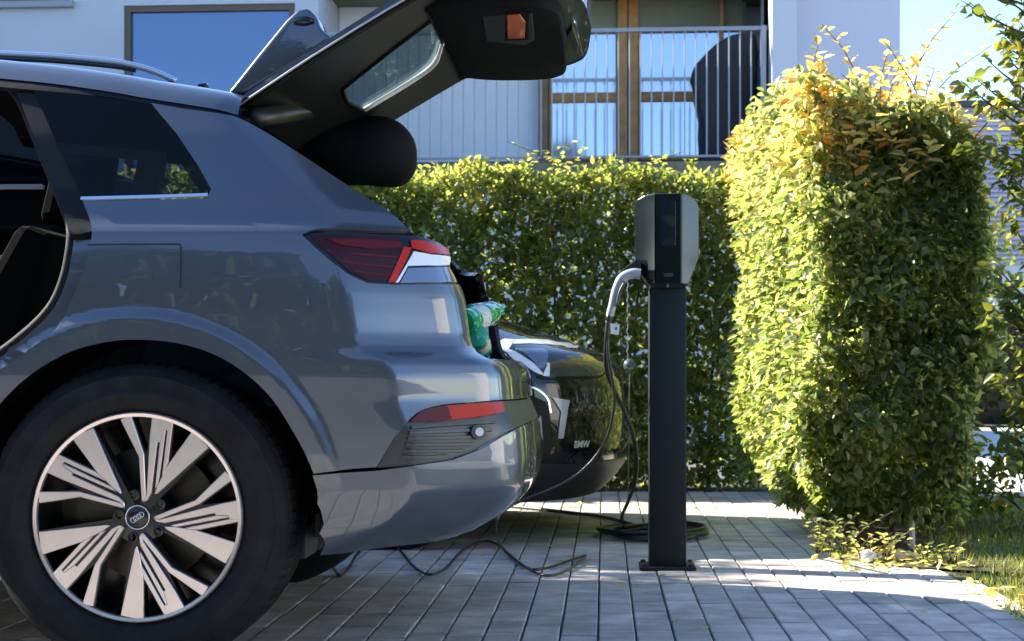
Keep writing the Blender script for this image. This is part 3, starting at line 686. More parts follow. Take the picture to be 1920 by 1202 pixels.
# added unseen tree at the left, crown shaped to shade and dapple the paving
lt = empty('added_shade_tree', (-6.1, 8.9, 0), 'added unseen tree left of the picture, its crown shading the paving', 'tree')
MB().tube(smooth_line([(-6.1,8.9,-.02),(-6.05,8.8,1.2),(-5.9,8.2,2.4),(-5.7,7.5,3.1)], 5), [.09-.0045*i for i in range(16)], 10).build('trunk', 'bark', lt, smooth=True)
nC = 2600; u = rng.normal(0, 1, (nC, 3)); u /= np.linalg.norm(u, axis=1, keepdims=True)
P = np.array([-5.6, 7.45, 3.05])+u*(rng.random((nC, 1))**.45)*np.array([1.15, .60, .52])*(1+.2*wob(u[:, 0], u[:, 2]))[:, None]
leaves_object('crown', P, u+rng.normal(0, .6, (nC, 3)), rng.normal(0, .6, (nC, 3))+np.array([0, 0, .8]), rng.uniform(.07, .12, nC), rng.beta(2, 3, nC), 'leaf_far', lt)

# added unseen trees on the left that darken the charger box's reflection
nT = 9000; u = rng.random((nT, 3)); P = np.stack([-14.5+2.2*u[:, 0], -9+24*u[:, 1], .1+u[:, 2]*4.2*(1+.2*np.sin(u[:, 1]*19))], 1)
o = leaves_object('added_tree_row', P, rng.normal(0, 1, (nT, 3)), rng.normal(0, 1, (nT, 3)), rng.uniform(.3, .6, nT), np.clip(rng.beta(2, 3, nT), 0, 1), 'leaf_dark')
tag(o, 'added unseen row of trees far left, mirrored in the charger box', 'trees', kind='stuff')

# small tree standing further back, between the right hedge and the clad building
bt = empty('small_tree', (2.5, 11.2, 0), 'small leafy tree further back, right of the side hedge', 'tree')
MB().tube(smooth_line([(2.5,11.2,-.03),(2.47,11.2,.5),(2.52,11.2,1.0),(2.48,11.2,1.6)], 4), [.03-.0018*i for i in range(13)], 8).build('trunk', 'bark', bt, smooth=True)
nC = 760; u = rng.normal(0, 1, (nC, 3)); u /= np.linalg.norm(u, axis=1, keepdims=True)
P = np.array([2.48, 11.2, 1.38])+u*(rng.random((nC, 1))**.4)*np.array([.62, .5, .58])*(1+.25*wob(u[:, 0], u[:, 2]))[:, None]
ia = np.argsort(P[:, 1])[:200]; ib = np.argsort(P[:, 1])[200:]; Ax = u+rng.normal(0, .6, (nC, 3)); Nx = rng.normal(0, .6, (nC, 3))+np.array([0, -.3, .8]); Sx = rng.uniform(.05, .085, nC); Tx = rng.beta(2, 2.6, nC)
leaves_object('crown', P[ib], Ax[ib], Nx[ib], Sx[ib], Tx[ib], 'leaf_tree', bt); leaf_parts(P[ia], Ax[ia], Nx[ia], Sx[ia], Tx[ia], 'leaf_tree', bt)
# ================================================================== GREY CAR (tail towards the post, tailgate up)
WC = Vector(((258-VX)/FP*3.95, 3.95, HC-270/FP*3.95)); RR = 198/FP*3.95
def flare(x, z, S):
    r = np.hypot(x-WC.x, z-WC.z); k = np.clip((.505-r)/.034, 0, 1); k = k*k*(3-2*k)*np.clip((z-.44)/.07, 0, 1)
    return -.013*k*(S > .3)
A = Surf([(-3.6,0),(-.62,0),(-.30,.012),(-.255,.030),(-.15,.118),(-.03,.22),(-.006,.5),(0,.95)],
         [(.15,-.72),(.22,-.56),(.26,-.43),(.30,-.315),(.345,-.238),(.385,-.202),(.42,-.187),(.48,-.184),(.565,-.190),(.60,-.205),(.64,-.222),(.70,-.226),(.735,-.240),(.765,-.300),(.80,-.318),(.9,-.335),(1.0,-.37),(1.1,-.42),(1.3,-.62),(1.6,-.9)],
         [(.15,.12),(.25,.055),(.33,.03),(.42,.018),(.55,.010),(.70,.002),(.85,0),(.93,.003),(1.0,.010),(1.045,.020),(1.07,.046),(1.095,.060),(1.15,.082),(1.30,.155),(1.42,.225),(1.5,.30),(1.6,.42)],
         3.92, .95, bump=flare)
car = empty('parked_car', (-2.0, 4.87, 0), 'grey-blue electric car with raised tailgate and silver five-spoke wheel, parked nearest', 'car')
lamp_top = smooth_line([(767,431),(700,430),(640,427),(590,430),(566,440)], 4)
lamp_bot = smooth_line([(566,440),(600,472),(650,512),(690,531)], 4)+[(740,534),(862,533)]
arch = smooth_line([(588,888),(572,850),(550,810),(510,748),(460,700),(400,664),(330,643),(258,637),(200,641),(130,660),(60,700),(0,757),(-60,840)], 4)
jamb_o = smooth_line([(-60,735),(0,693),(60,652),(105,616),(127,578),(150,522),(166,470),(172,427),(155,376)], 4)
quarter = ([(283,193),(340,203),(400,211)]+smooth_line([(440,218),(470,232),(520,261),(600,313),(680,366),(735,401),(767,431)], 4)+lamp_top[1:]+lamp_bot[1:]
           + smooth_line([(862,533),(872,560),(877,600),(883,640),(896,660),(916,673)], 3)+[('s',0,.742),('s',0,.634)]+smooth_line([(945,749),(885,754),(830,759),(788,770),(765,789)], 3)
           + [(740,819),(706,876),(660,879)]+arch[:-1]+jamb_o+[(240,375),(330,373),(388,371),(396,354)]+[(370,308),(330,248)])
lower = ([(586,892),(640,887),(706,883),(780,873)]+smooth_line([(850,862),(900,843),(935,823),(975,801),(1002,788)], 3)+[('s',0,.568),('s',0,.300),('s',.3,.296),('s',.6,.288)]
         + [(700,1029),(640,1037),(600,1041),(599,1000),(595,945)])
insert = ([(706,878),(740,820),(765,790)]+smooth_line([(765,790),(788,771),(830,760),(885,755),(945,750)], 3)[1:]+[('s',0,.632),('s',0,.570)]+smooth_line([(850,861),(900,842),(935,822),(975,800),(1002,787)], 3)[::-1]+[(780,872)])
glass = smooth_line([(62,167),(130,172),(200,179),(282,192)], 3)+smooth_line([(282,192),(330,248),(370,308),(396,352)], 3)[1:]+[(388,367),(300,369),(156,372)]+smooth_line([(156,372),(135,330),(105,266),(80,208),(62,167)], 3)[1:-1]
for mir in (False, True):
    panel('quarter_panel', A, quarter, 'paint', car, mirror=mir, step=.035 if mir else .0125)
    panel('bumper', A, lower, 'paint', car, mirror=mir, step=.035 if mir else .016)
    g = panel('quarter_window', A, glass, 'tinted', car, off=-.004, step=.05, flange=0, mirror=mir)
    ribbon('window_trim', A, [(152,373),(230,371),(310,369),(390,366)], .010, 'silver', car, off=.004, mirror=mir)
    ins = panel('bumper_insert', A, insert, 'dark_grey_plastic', car, off=-.010, flange=0, mirror=mir)
    for ln in ([(773,801),(850,795),(930,790)], [(769,812),(845,808),(925,805)], [(765,823),(835,821),(908,819)], [(761,834),(830,834),(892,833)], [(757,846),(820,846),(872,845)], [(754,857),(800,858),(842,855)]):
        ribbon('slat', A, smooth_line(ln, 4), .0085, 'dark_grey_plastic', ins, off=-.003, mirror=mir, thick=.007)
    tl = panel('tail_light', A, [(566,440)]+lamp_bot[1:]+[(862,531),(845,498),(847,480),(843,463),(800,444),(767,432)]+lamp_top[1:-1], 'lamp_dark', car, off=-.006, flange=.02, mirror=mir)
    for nm, pg, m_, of in (('dark_red_lens', [(582,443),(640,438),(700,441),(752,447),(757,462),(741,520),(736,527),(692,525),(655,507),(602,464)], 'red_dark', -.003),
                           ('red_bar', [(612,447),(680,448),(752,452),(756,463),(700,466),(640,459)], 'red_deep', -.001),
                           ('red_slash', [(757,463),(772,464),(741,529),(728,529)], 'red', 0),
                           ('red_lens', smooth_line([(770,449),(800,452),(842,466)], 3)+[(845,478),(808,474),(773,464)], 'red', -.001),
                           ('clear_lens', [(776,471),(808,477),(845,481),(843,497),(765,499),(748,529),(742,530)], 'clear_lens', 0),
                           ('smoked_lens', [(766,502),(843,500),(859,529),(751,530)], 'clear_blue', -.001)):
        panel(nm, A, pg, m_, tl, off=of, flange=.004, mirror=mir)
    for ln, w_ in (([(612,468),(670,476),(746,482)], .006), ([(640,489),(690,496),(740,501)], .005), ([(664,508),(700,513),(735,516)], .004), ([(766,500),(805,499),(844,499)], .003)):
        ribbon('light_line', A, ln, w_, 'red_deep' if w_ > .003 else 'lamp_dark', tl, off=-.001 if w_ > .003 else .002, mirror=mir, thick=.003)
    rf = panel('rear_reflector', A, [(769,790),(787,773),(830,762),(885,757),(944,752),(946,771),(900,781),(830,789)], 'red', car, off=.001, flange=.008, mirror=mir)
    panel('dark_end', A, [(769,790),(787,773),(830,762),(838,762),(846,786),(830,789)], 'red_deep', rf, off=.003, flange=.002, mirror=mir)
    # parking sensor
    cir = lambda r: [(897+r*math.cos(k*math.pi/8), 810+r*math.sin(k*math.pi/8)) for k in range(16)]
    sn = panel('parking_sensor', A, cir(14), 'black_plastic', car, off=.002, flange=.008, mirror=mir, step=.012); panel('sensor_face', A, cir(8), 'plug', sn, off=.005, flange=.003, mirror=mir, step=.012)
    # shut lines and the edge of the wheel-arch flare
    for ln in ([(165,459),(240,458),(338,458)], [(339,459),(340,500),(338,540)]):
        ribbon('shut_line', A, ln, .0045, 'black_plastic', car, off=.0012, mirror=mir, thick=.003)
    gut = smooth_line([(-300,118),(0,147),(100,157),(200,171),(280,185),(400,204),(446,216)], 4)
    panel('roof_gutter', A, gut+[(440,219),(400,212),(340,204),(283,194),(200,180),(62,167),(0,161),(-300,132)], 'seal_black', car, off=-.003, mirror=mir)
# door jamb, seal and sill of the opened rear door
jo = smooth_line([(62,168),(80,208),(105,266),(135,330),(156,374)], 3); ji = smooth_line([(118,400),(90,330),(62,255),(38,190),(28,168)], 3)
panel('door_pillar', A, jo+[(168,412),(172,427),(130,440)]+ji, 'seal_black', car, off=-.010, flange=.03)
panel('door_jamb', A, [(172,427)]+jamb_o[-6::-1]+smooth_line([(-60,700),(0,660),(60,612),(95,570),(116,520),(126,470),(130,440)], 3), 'paint', car, off=-.035, flange=.05)
sl = A.inv(smooth_line([(-60,692),(0,652),(55,606),(88,566),(108,518),(118,470),(121,430),(112,395),(86,330),(56,255),(30,190),(10,160)], 4)); sa = np.array(sl)
MB().tube([tuple(p) for p in A.f(sa[:, 0], sa[:, 1])+np.array([0, .055, 0])], .014, 8).build('door_seal', 'rubber', car, smooth=True)
xs = A.inv([(-60,800)])[0]
def XZ(pts): return [(float(np.interp(-(x-sminterp(np.array([z]), A.xt[0], A.xt[1], A.zw)[0]), -A.cx, A.s)), z) for x, z in pts]
panel('sill', A, XZ([(-1.585,.22),(-3.6,.22),(-3.6,.42),(-1.70,.42),(-1.60,.40)]), 'paint', car, presz=True, step=.05)
panel('front_door', A, XZ([(-2.50,.425),(-3.6,.425),(-3.6,1.09),(-2.50,1.09)]), 'paint', car, presz=True, step=.05)
panel('front_door_window', A, XZ([(-2.50,1.10),(-3.6,1.10),(-3.6,1.45),(-2.50,1.45)]), 'tinted', car, presz=True, step=.06, off=-.004, flange=0)
panel('far_door_window', A, XZ([(-1.78,1.08),(-3.6,1.08),(-3.6,1.57),(-1.60,1.57)]), 'privacy', car, presz=True, step=.06, mirror=True, flange=0)
panel('side_panel', A, XZ([(-1.60,.30),(-3.6,.30),(-3.6,1.09),(-1.60,1.09)]), 'paint', car, presz=True, step=.06, mirror=True)
ch = MB().tube([tuple(p) for p in A.f(np.array([1.30, 1.33, 1.36]), np.array([1.30, 1.27, 1.23]))+np.array([0, -.002, 0])], .004, 6)
# roof skin
gs = np.array(A.inv(gut)); gp = A.f(gs[:, 0], gs[:, 1]); P = []
vv = [0, .012, .03, .06, .10, .16, .25, .4, .6, .8, 1.0]
for p in gp:
    row = []
    for v in vv: row.append((p[0], p[1]+(4.87-p[1])*v, p[2]+.044*(1-(1-min(v/.10, 1))**2)+.065*(1-(1-v)**2.2)))
    row += [(q[0], 2*4.87-q[1], q[2]) for q in row[-2::-1]]; P.append(row)
roof = MB().grid(P).build('roof', 'paint', car, smooth=True)
MB().grid([[(q[0], q[1], q[2]-.035) for q in row[2:-2]] for row in P]).build('headliner', 'black_trim', car, smooth=True)
MB().add([(-3.6,5.66,1.05),(-1.72,5.66,1.05),(-1.62,5.60,1.56),(-1.75,5.60,1.56),(-1.80,5.66,1.05)], [(1,2,3,4)]).build('far_pillar', 'black_trim', car)
rl = smooth_line([(-300,86),(0,101),(100,106),(200,115),(245,122),(290,135),(330,153)], 5)
for dd in (4.40, 5.34):
    pts = [(W(a, b, 4.40).x, dd, W(a, b, 4.40).z) for a, b in rl]
    rr = MB().tube(pts, .0095, 8).build('roof_rail', 'silver', car, smooth=True)
    MB().tube([(x, y, z-.014) for x, y, z in pts[:-9]], .0045, 6).build('rail_foot', 'black_plastic', rr)
p = W(378, 172, 4.87); MB().prism([(p.x-.03,p.z-.02),(p.x+.022,p.z-.02),(p.x+.018,p.z+.026),(p.x-.010,p.z+.022)], 4.855, 4.885).build('roof_antenna', 'black_gloss', car, bevel=.006)
# underbody, wheel housing and cabin
MB().box((-3.3,4.15,.24),(-.75,5.6,.32)).box((-.75,4.30,.28),(-.40,5.45,.34)).build('underbody', 'black_plastic', car)
MB().box((-3.4,4.14,.30),(-1.62,5.62,.36)).box((-1.62,4.14,.36),(-.62,5.62,.62)).build('cabin_floor', 'seat_black', car)
MB().box((-3.4,5.64,.36),(-.62,5.70,1.06)).build('far_trim', 'black_trim', car)
MB().box((-.60,4.3,.36),(-.40,5.45,.70)).build('boot_sill', 'black_plastic', car, bevel=.02)
seat = MB()
for ya, yb in ((4.28, 4.68), (4.70, 5.04), (5.06, 5.46)): seat.prism([(-1.88,.45),(-1.62,.42),(-1.42,1.06),(-1.52,1.10)], ya, yb)
st_ = seat.build('rear_seat', 'seat_black', car, bevel=.03)
for yc in (4.48, 5.26): MB().prism([(-1.50,1.10),(-1.40,1.10),(-1.38,1.25),(-1.46,1.27)], yc-.12, yc+.12).build('headrest', 'seat_black', st_, bevel=.03)
def bar(name, a, b, d, th, m, dep=.02):
    p, q = W(*a, d), W(*b, d); MB().add([(p.x,d,p.z-th/2),(q.x,d,q.z-th/2),(q.x,d,q.z+th/2),(p.x,d,p.z+th/2),(p.x,d+dep,p.z-th/2),(q.x,d+dep,q.z-th/2),(q.x,d+dep,q.z+th/2),(p.x,d+dep,p.z+th/2)],
        [(0,1,2,3),(7,6,5,4),(0,4,5,1),(1,5,6,2),(2,6,7,3),(3,7,4,0)]).build(name, m, car, bevel=.003)
bar('inner_rail', (103,276), (310,294), 5.45, .034, 'cloth_grey')
bar('far_door_trim', (-120,351), (80,350), 5.60, .018, 'plug'); bar('far_sill_trim', (-120,483), (86,481), 5.60, .014, 'plug')
p0, p1, p2, p3 = W(243,368,5.46), W(293,368,5.46), W(306,296,5.46), W(258,298,5.46)
MB().prism([(q.x, q.z) for q in (p0, p1, p2, p3)], 5.46, 5.52).build('far_pillar_trim', 'cloth_grey', car, bevel=.004)
# ---- wheel
def make_wheel(parent, cy, face=-1, full=True):
    w = bpy.data.objects.new('wheel', None); col.objects.link(w); w.parent = parent; w.location = Vector((WC.x, cy, WC.z))-wbase(parent); w.empty_display_size = .1
    c = (WC.x, cy, WC.z)
    tyre_p = [(.246,.045),(.2535,.006),(.262,-.004),(.268,-.010),(.292,-.016),(.294,-.0175),(.300,-.0175),(.302,-.016),(.330,-.012),(.332,-.0135),(.338,-.0125),(.340,-.010),(.352,.000),(.362,.014),(.3675,.034),(.369,.060)]
    for y in (.10, .145, .19): tyre_p += [(.369, y-.004), (.362, y-.003), (.362, y+.003), (.369, y+.004)]
    tyre_p += [(.369,.215),(.362,.238),(.345,.252),(.30,.26),(.246,.235)]
    MB().lathe_y(c, [(r, -face*0+y) for r, y in tyre_p] if face < 0 else [(r, -y) for r, y in tyre_p], 96).build('tyre', 'rubber', w, smooth=True, auto=40)
    tb = MB(); f_ = 1 if face < 0 else -1
    for k in range(84):
        a = 2*math.pi*k/84; ca_, sa_ = math.cos(a), math.sin(a); t1 = .0095
        q = [(r*ca_-t*sa_, y*f_, r*sa_+t*ca_) for r, y in ((.3535,.004),(.3655,.018),(.3715,.040),(.3715,.090),(.366,.090)) for t in (-t1, t1)]
        tb.add([(c[0]+x, c[1]+y, c[2]+z) for x, y, z in q], [(2*i, 2*i+1, 2*i+3, 2*i+2) for i in range(4)]+[(0,2,4,6,8), (9,7,5,3,1)])
    tag(tb.build('tread_blocks', 'rubber', w), kind='stuff')
    if not full:
        MB().lathe_y(c, [(.25, .03 if face < 0 else -.03), (.001, .02 if face < 0 else -.02)], 48).build('rim', 'alloy_dark', w); return w
    MB().lathe_y(c, [(RR*1.0,.012),(RR*.998,-.002),(RR*.985,-.006),(RR*.955,-.004),(RR*.948,.004)], 96).build('rim_lip', 'alloy', w, smooth=True, auto=35)
    MB().lathe_y(c, [(RR*.948,.004),(RR*.93,.05),(RR*.90,.20)], 64).lathe_y(c, [(RR*.93,.15),(.001,.15)], 48).build('rim_barrel', 'alloy_dark', w, smooth=True)
    MB().lathe_y(c, [(.165,.125),(.165,.105),(.08,.10),(.001,.10)], 48).build('brake_disc', 'disc', w, smooth=True, auto=40)
    def T(pts): return [((x-617)/475*RR, -(y-648)/475*RR) for x, y in pts]
    light = [[(690,648),(700,641),(878,571),(1012,440),(1046,478),(896,589),(716,656),(702,655)],
             [(690,652),(702,655),(716,656),(722,657),(985,588),(1076,570),(1082,605),(1082,657),(1030,657),(1030,640),(968,639),(968,629),(740,674),(704,668)],
             [(764,684),(968,640),(1030,641),(1030,648),(822,686),(790,691)],
             [(830,696),(1030,656),(1080,654),(1078,667),(892,704),(852,702)],
             [(738,689),(780,690),(885,706),(1066,764),(1014,856),(748,702)]]
    body = [[(660,640),(700,636),(878,566),(1010,436),(1046,480),(900,594),(985,584),(1076,566),(1082,670),(892,708),(885,710),(1066,768),(1014,860),(720,712),(668,690)]]
    def rot(p, k): a = -k*2*math.pi/5; return (p[0]*math.cos(a)-p[1]*math.sin(a), p[0]*math.sin(a)+p[1]*math.cos(a))
    for k in range(5):
        for pg, (ya, yb), nm, mm in [(q, (-.004, .010), 'spoke_face', 'alloy') for q in light]+[(q, (.006, .045), 'spoke', 'alloy_dark') for q in body]:
            q = [rot(p, k) for p in T(pg)]; mb = MB(); n = len(q)
            vs = [(c[0]+x, c[1]+ya, c[2]+z) for x, z in q]+[(c[0]+x, c[1]+yb, c[2]+z) for x, z in q]
            mb.add(vs, [tuple(range(n)), tuple(range(2*n-1, n-1, -1))]+[(i, i+n, (i+1)%n+n, (i+1)%n) for i in range(n)])
            mb.build(nm, mm, w, bevel=.0012 if nm == 'spoke_face' else 0, seg=1)
    MB().lathe_y(c, [(RR*.27,.05),(RR*.25,.012),(RR*.15,.008),(.001,.006)], 40).build('hub', 'alloy_dark', w, smooth=True, auto=40)
    MB().lathe_y(c, [(RR*.118,.012),(RR*.118,-.002),(RR*.112,-.004),(RR*.104,-.002),(RR*.103,.004)], 48).build('cap_ring', 'silver', w, smooth=True)
    MB().lathe_y(c, [(RR*.104,.002),(RR*.09,-.001),(.001,-.002)], 40).build('centre_cap', 'alloy_dark', w, smooth=True)
    for i in range(4):
        a = R(33); q = (i-1.5)*.0078; cx, cz = c[0]+q*math.cos(a), c[2]+q*math.sin(a)
        MB().tube([(cx+.0058*math.cos(t_*math.pi/12), c[1]-.003, cz+.0058*math.sin(t_*math.pi/12)) for t_ in range(25)], .0011, 6, cap=False).build('emblem_ring', 'silver', w, smooth=True)
    for bx, by in ((601,548),(717,590),(708,712),(593,740),(535,637)):
        (x, z), = T([(bx, by)]); MB().lathe_y((c[0]+x, c[1], c[2]+z), [(.013,.02),(.0125,.002),(.009,.000),(.0085,.006),(.001,.006)], 16).build('wheel_bolt', 'disc', w, smooth=True, auto=40)
    return w
make_wheel(car, 3.95); make_wheel(car, 5.79, 1, False)
lin = MB()
lin.add([(WC.x+r*math.cos(a), y, WC.z+r*math.sin(a)) for y in (3.955, 4.32) for r in (.434,) for a in np.linspace(-.19, math.pi+.19, 40)], [(i, i+1, 41+i, 40+i) for i in range(39)])
lin.lathe_y((WC.x, 4.30, WC.z), [(.355,0),(.001,0)], 40); lin.build('arch_liner', 'seal_black', car, smooth=True, auto=40)
# ---- open tailgate
def zO(x): return float(np.interp(x, [-.96,-.94,-.588,-.46,-.30,-.16,-.08,-.03], [1.405,1.417,1.632,1.715,1.85,1.935,1.93,1.80]))
def zI(x): return float(np.interp(x, [-.96,-.94,-.588,-.46,-.43,-.40,-.16,-.10,-.03], [1.388,1.400,1.615,1.690,1.700,1.703,1.703,1.708,1.72]))
def ray(px, py, zf, off=0):
    lo, hi = 3.0, 8.0
    for _ in range(50):
        d = (lo+hi)/2; p = W(px, py, d)
        if p.z < zf(p.x)+off: lo = d
        else: hi = d
    return W(px, py, d)
tg = bpy.data.objects.new('tailgate', None); col.objects.link(tg); tg.parent = car; tg.location = Vector((-.95, 4.87, 1.41))-wbase(car)
half_o = smooth_line([(-.95,4.27),(-.75,4.235),(-.5,4.225),(-.33,4.25),(-.2,4.30),(-.10,4.38),(-.055,4.50),(-.036,4.87)], 4)
plan = half_o+[(x, 2*4.87-y) for x, y in half_o[-2::-1]]
hole_px = smooth_line([(643,165),(652,190),(684,207)], 2)+smooth_line([(684,207),(775,150),(815,118),(829,84)], 3)[1:]+[(830,40),(818,30),(735,92)]
hole = [(p.x, p.y) for p in (ray(a, b, zI) for a, b in hole_px)]
def plate(name, outline, zf, m, parent, holes=(), step=.03, off=0):
    pts, edges, dense = [], [], []
    for Pq in [outline]+list(holes):
        Q = []
        for i in range(len(Pq)):
            a, b = np.array(Pq[i]), np.array(Pq[(i+1) % len(Pq)]); k = max(1, int(np.linalg.norm(b-a)/step))
            Q += [tuple(a+(b-a)*j/k) for j in range(k)]
        n = len(pts); pts += Q; edges += [(n+i, n+(i+1) % len(Q)) for i in range(len(Q))]; dense.append(Q)
    Aq = np.array(dense[0]); lo, hi = Aq.min(0), Aq.max(0); gx_, gy_ = np.meshgrid(np.arange(lo[0]+step/2, hi[0], step), np.arange(lo[1]+step/2, hi[1], step)); gx_, gy_ = gx_.ravel(), gy_.ravel()
    ok = inside(gx_, gy_, dense[0])
    for Q in dense[1:]: ok &= ~inside(gx_, gy_, Q)
    vo, eo, fo, *_ = delaunay_2d_cdt([Vector(p) for p in pts]+[Vector((a, b)) for a, b in zip(gx_[ok], gy_[ok])], edges, [], 0, 1e-6)
    V2 = np.array([tuple(v) for v in vo]); Ft = [f for f in fo if len(f) == 3]; C = np.array([V2[list(f)].mean(0) for f in Ft]); ok = inside(C[:, 0], C[:, 1], dense[0])
    for Q in dense[1:]: ok &= ~inside(C[:, 0], C[:, 1], Q)
    return MB().add([(x, y, zf(x)+off) for x, y in V2], [f for f, k in zip(Ft, ok) if k]).build(name, m, parent, smooth=True, auto=40)
def sub(outline, x0, x1):
    out = []                                        # clip the plan outline to x0..x1
    n = len(outline)
    for i in range(n):
        a, b = outline[i], outline[(i+1) % n]
        if x0 <= a[0] <= x1: out.append(a)
        for xv in (x0, x1):
            if (a[0]-xv)*(b[0]-xv) < 0:
                k = (xv-a[0])/(b[0]-a[0]); out.append((xv, a[1]+(b[1]-a[1])*k))
    c = (sum(p[0] for p in out)/len(out), sum(p[1] for p in out)/len(out)); return sorted(out, key=lambda p: math.atan2(p[1]-c[1], p[0]-c[0]))
hc_ = (sum(p[0] for p in hole)/len(hole), sum(p[1] for p in hole)/len(hole)); hole_big = [(hc_[0]+(x-hc_[0])*1.05, hc_[1]+(y-hc_[1])*1.05) for x, y in hole]
hole_top = [(p.x, p.y) for p in (ray(a, b, zO) for a, b in hole_px)]; ht_ = (sum(p[0] for p in hole_top)/len(hole_top), sum(p[1] for p in hole_top)/len(hole_top)); hole_top = [(ht_[0]+(x-ht_[0])*1.08, ht_[1]+(y-ht_[1])*1.08) for x, y in hole_top]
plate('outer_skin', plan, zO, 'paint', tg, [hole_top]); plate('window_frame', sub(plan, -.955, -.425), zI, 'olive_trim', tg, [hole])
plate('rear_window', hole_big, lambda x: zI(x)+.008, 'rear_glass', tg, step=.1)
side = MB(); n = len(plan)
side.add([(x, y, zI(x)) for x, y in plan]+[(x, y, zO(x)) for x, y in plan], [(i, i+1, n+i+1, n+i) for i in range(n-1)]); side.build('edge_skin', 'paint', tg, smooth=True, auto=40)
rim_in = [(-.425,4.26),(-.30,4.30),(-.16,4.40),(-.118,4.55),(-.105,4.87)]; rim_in += [(x, 2*4.87-y) for x, y in rim_in[-2::-1]]
so = [p for p in plan if p[0] > -.43]
plate('lower_rim', sub(plan, -.43, 0), lambda x: zI(x)+.004, 'paint', tg)
tr_h = smooth_line([(-.475,4.42),(-.40,4.385),(-.30,4.375),(-.20,4.39),(-.145,4.43),(-.118,4.53),(-.110,4.87)], 4); tr_o = tr_h+[(x, 2*4.87-y) for x, y in tr_h[-2::-1]]
# far side reaches the frame's edge
tr_o = [(x, y if y < 4.9 else 4.87+(y-4.87)*1.30) for x, y in tr_o]
tm = MB(); n = len(tr_o); cxy = (-.29, 4.90)
lay = [(1.0, .004), (1.0, -.012), (.985, -.022), (.95, -.027), (.5, -.028), (.05, -.028)]
vs = [(cxy[0]+(x-cxy[0])*k, cxy[1]+(y-cxy[1])*k, (zI(x) if k == 1 else 1.703-.0*(x))+dz) for k, dz in lay for x, y in tr_o]
tm.add(vs, [(i*n+j, i*n+(j+1) % n, (i+1)*n+(j+1) % n, (i+1)*n+j) for i in range(len(lay)-1) for j in range(n)]+[tuple((len(lay)-1)*n+j for j in range(n))])
trim = tm.build('inner_trim', 'black_trim', tg, smooth=True, auto=35)
zt = lambda x: 1.672
def flat(name, pxs, m, parent, z, th=.006):
    q = [ray(a, b, lambda x: z) for a, b in pxs]; n = len(q)
    return MB().add([(p.x, p.y, z-th) for p in q]+[(p.x, p.y, z+.004) for p in q], [tuple(range(n)), tuple(range(2*n-1, n-1, -1))]+[(i, i+n, (i+1) % n+n, (i+1) % n) for i in range(n)]).build(name, m, parent, bevel=.0015, seg=1)
flat('handle_recess', [(905,30),(998,24),(1002,74),(985,84),(912,76)], 'black_plastic', trim, 1.6755, .002)
flat('orange_reflector', [(950,28),(975,26),(985,40),(984,70),(952,71)], 'orange', trim, 1.6725, .003)
flat('warning_light_base', [(948,24),(992,22),(992,74),(946,76)], 'black_trim', trim, 1.6738, .002)
flat('latch', [(1063,62),(1073,45),(1085,80),(1083,92),(1076,92),(1072,70),(1064,72)], 'black_plastic', tg, 1.712, .010)
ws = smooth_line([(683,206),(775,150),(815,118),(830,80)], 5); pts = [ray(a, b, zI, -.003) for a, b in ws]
MB().tube(pts, [.0085]*12+[.0065]*(len(pts)-12), 6).build('glass_edge_glint', 'white', tg, smooth=True)  # bright light along the glass edge, put in as a white strip
MB().tube([(x, y-.001, zI(x)-.001) for x, y in half_o if x < -.40], .0028, 6).build('edge_highlight', 'plug', tg)  # pale line that paints in the highlight on the tailgate's near edge
MB().tube([(x, y+.035, zI(x)-.003) for x, y in half_o if x < -.45], .007, 6).build('rubber_seal', 'seal_black', tg)
MB().tube([(p[0], p[1], zI(p[0])-.002) for p in hole+hole[:1]], .006, 6).build('glass_seal', 'seal_black', tg)
sp = MB().prism([(-.978,1.432),(-.90,1.53),(-.825,1.622),(-.795,1.650),(-.770,1.655),(-.745,1.632),(-.735,1.60),(-.70,1.572),(-.80,1.508),(-.93,1.43)], 4.29, 4.42)
for ya, yb in ((4.4205, 5.32),): sp.prism([(-.978,1.432),(-.90,1.53),(-.86,1.58),(-.845,1.565),(-.85,1.52),(-.87,1.475),(-.93,1.43)], ya, yb)
sp.prism([(-.978,1.432),(-.90,1.53),(-.86,1.58),(-.845,1.565),(-.85,1.52),(-.87,1.475),(-.93,1.43)], 5.3205, 5.45)
sp.build('roof_spoiler', 'paint', tg, bevel=.014, seg=4, smooth=True, auto=60)
MB().prism([(W(a, b, 4.287).x, W(a, b, 4.287).z) for a, b in ((548,40),(556,32),(575,30),(590,36),(588,44),(570,48),(553,46))], 4.2865, 4.30).build('spoiler_recess_shade', 'black_gloss', tg, smooth=True)  # flat dark oval painting in the shade of the spoiler-end recess
# rounded black trim under the hinge on the far side
bm_ = bmesh.new(); bmesh.ops.create_uvsphere(bm_, u_segments=36, v_segments=22, radius=1); c = W(668, 286, 5.25); a = R(-3); vs = []
for v in bm_.verts:
    x, y, z = v.co; x = math.copysign(abs(x)**.72, x)*.192; z = math.copysign(abs(z)**.82, z)*(.105+.02*x/.19); y = y*.17
    vs.append((c.x+x*math.cos(a)-z*math.sin(a), c.y+y, c.z+x*math.sin(a)+z*math.cos(a)+.008*math.sin(x*23+y*11)))
MB().add(vs, [tuple(v.index for v in f.verts) for f in bm_.faces]).build('padded_trim', 'black_trim', car, smooth=True); bm_.free()
MB().tube([W(470,222,4.30), W(520,215,4.5), W(585,205,4.9), W(640,215,5.3)], .03, 8).build('hinge_trim', 'olive_trim', tg, smooth=True)
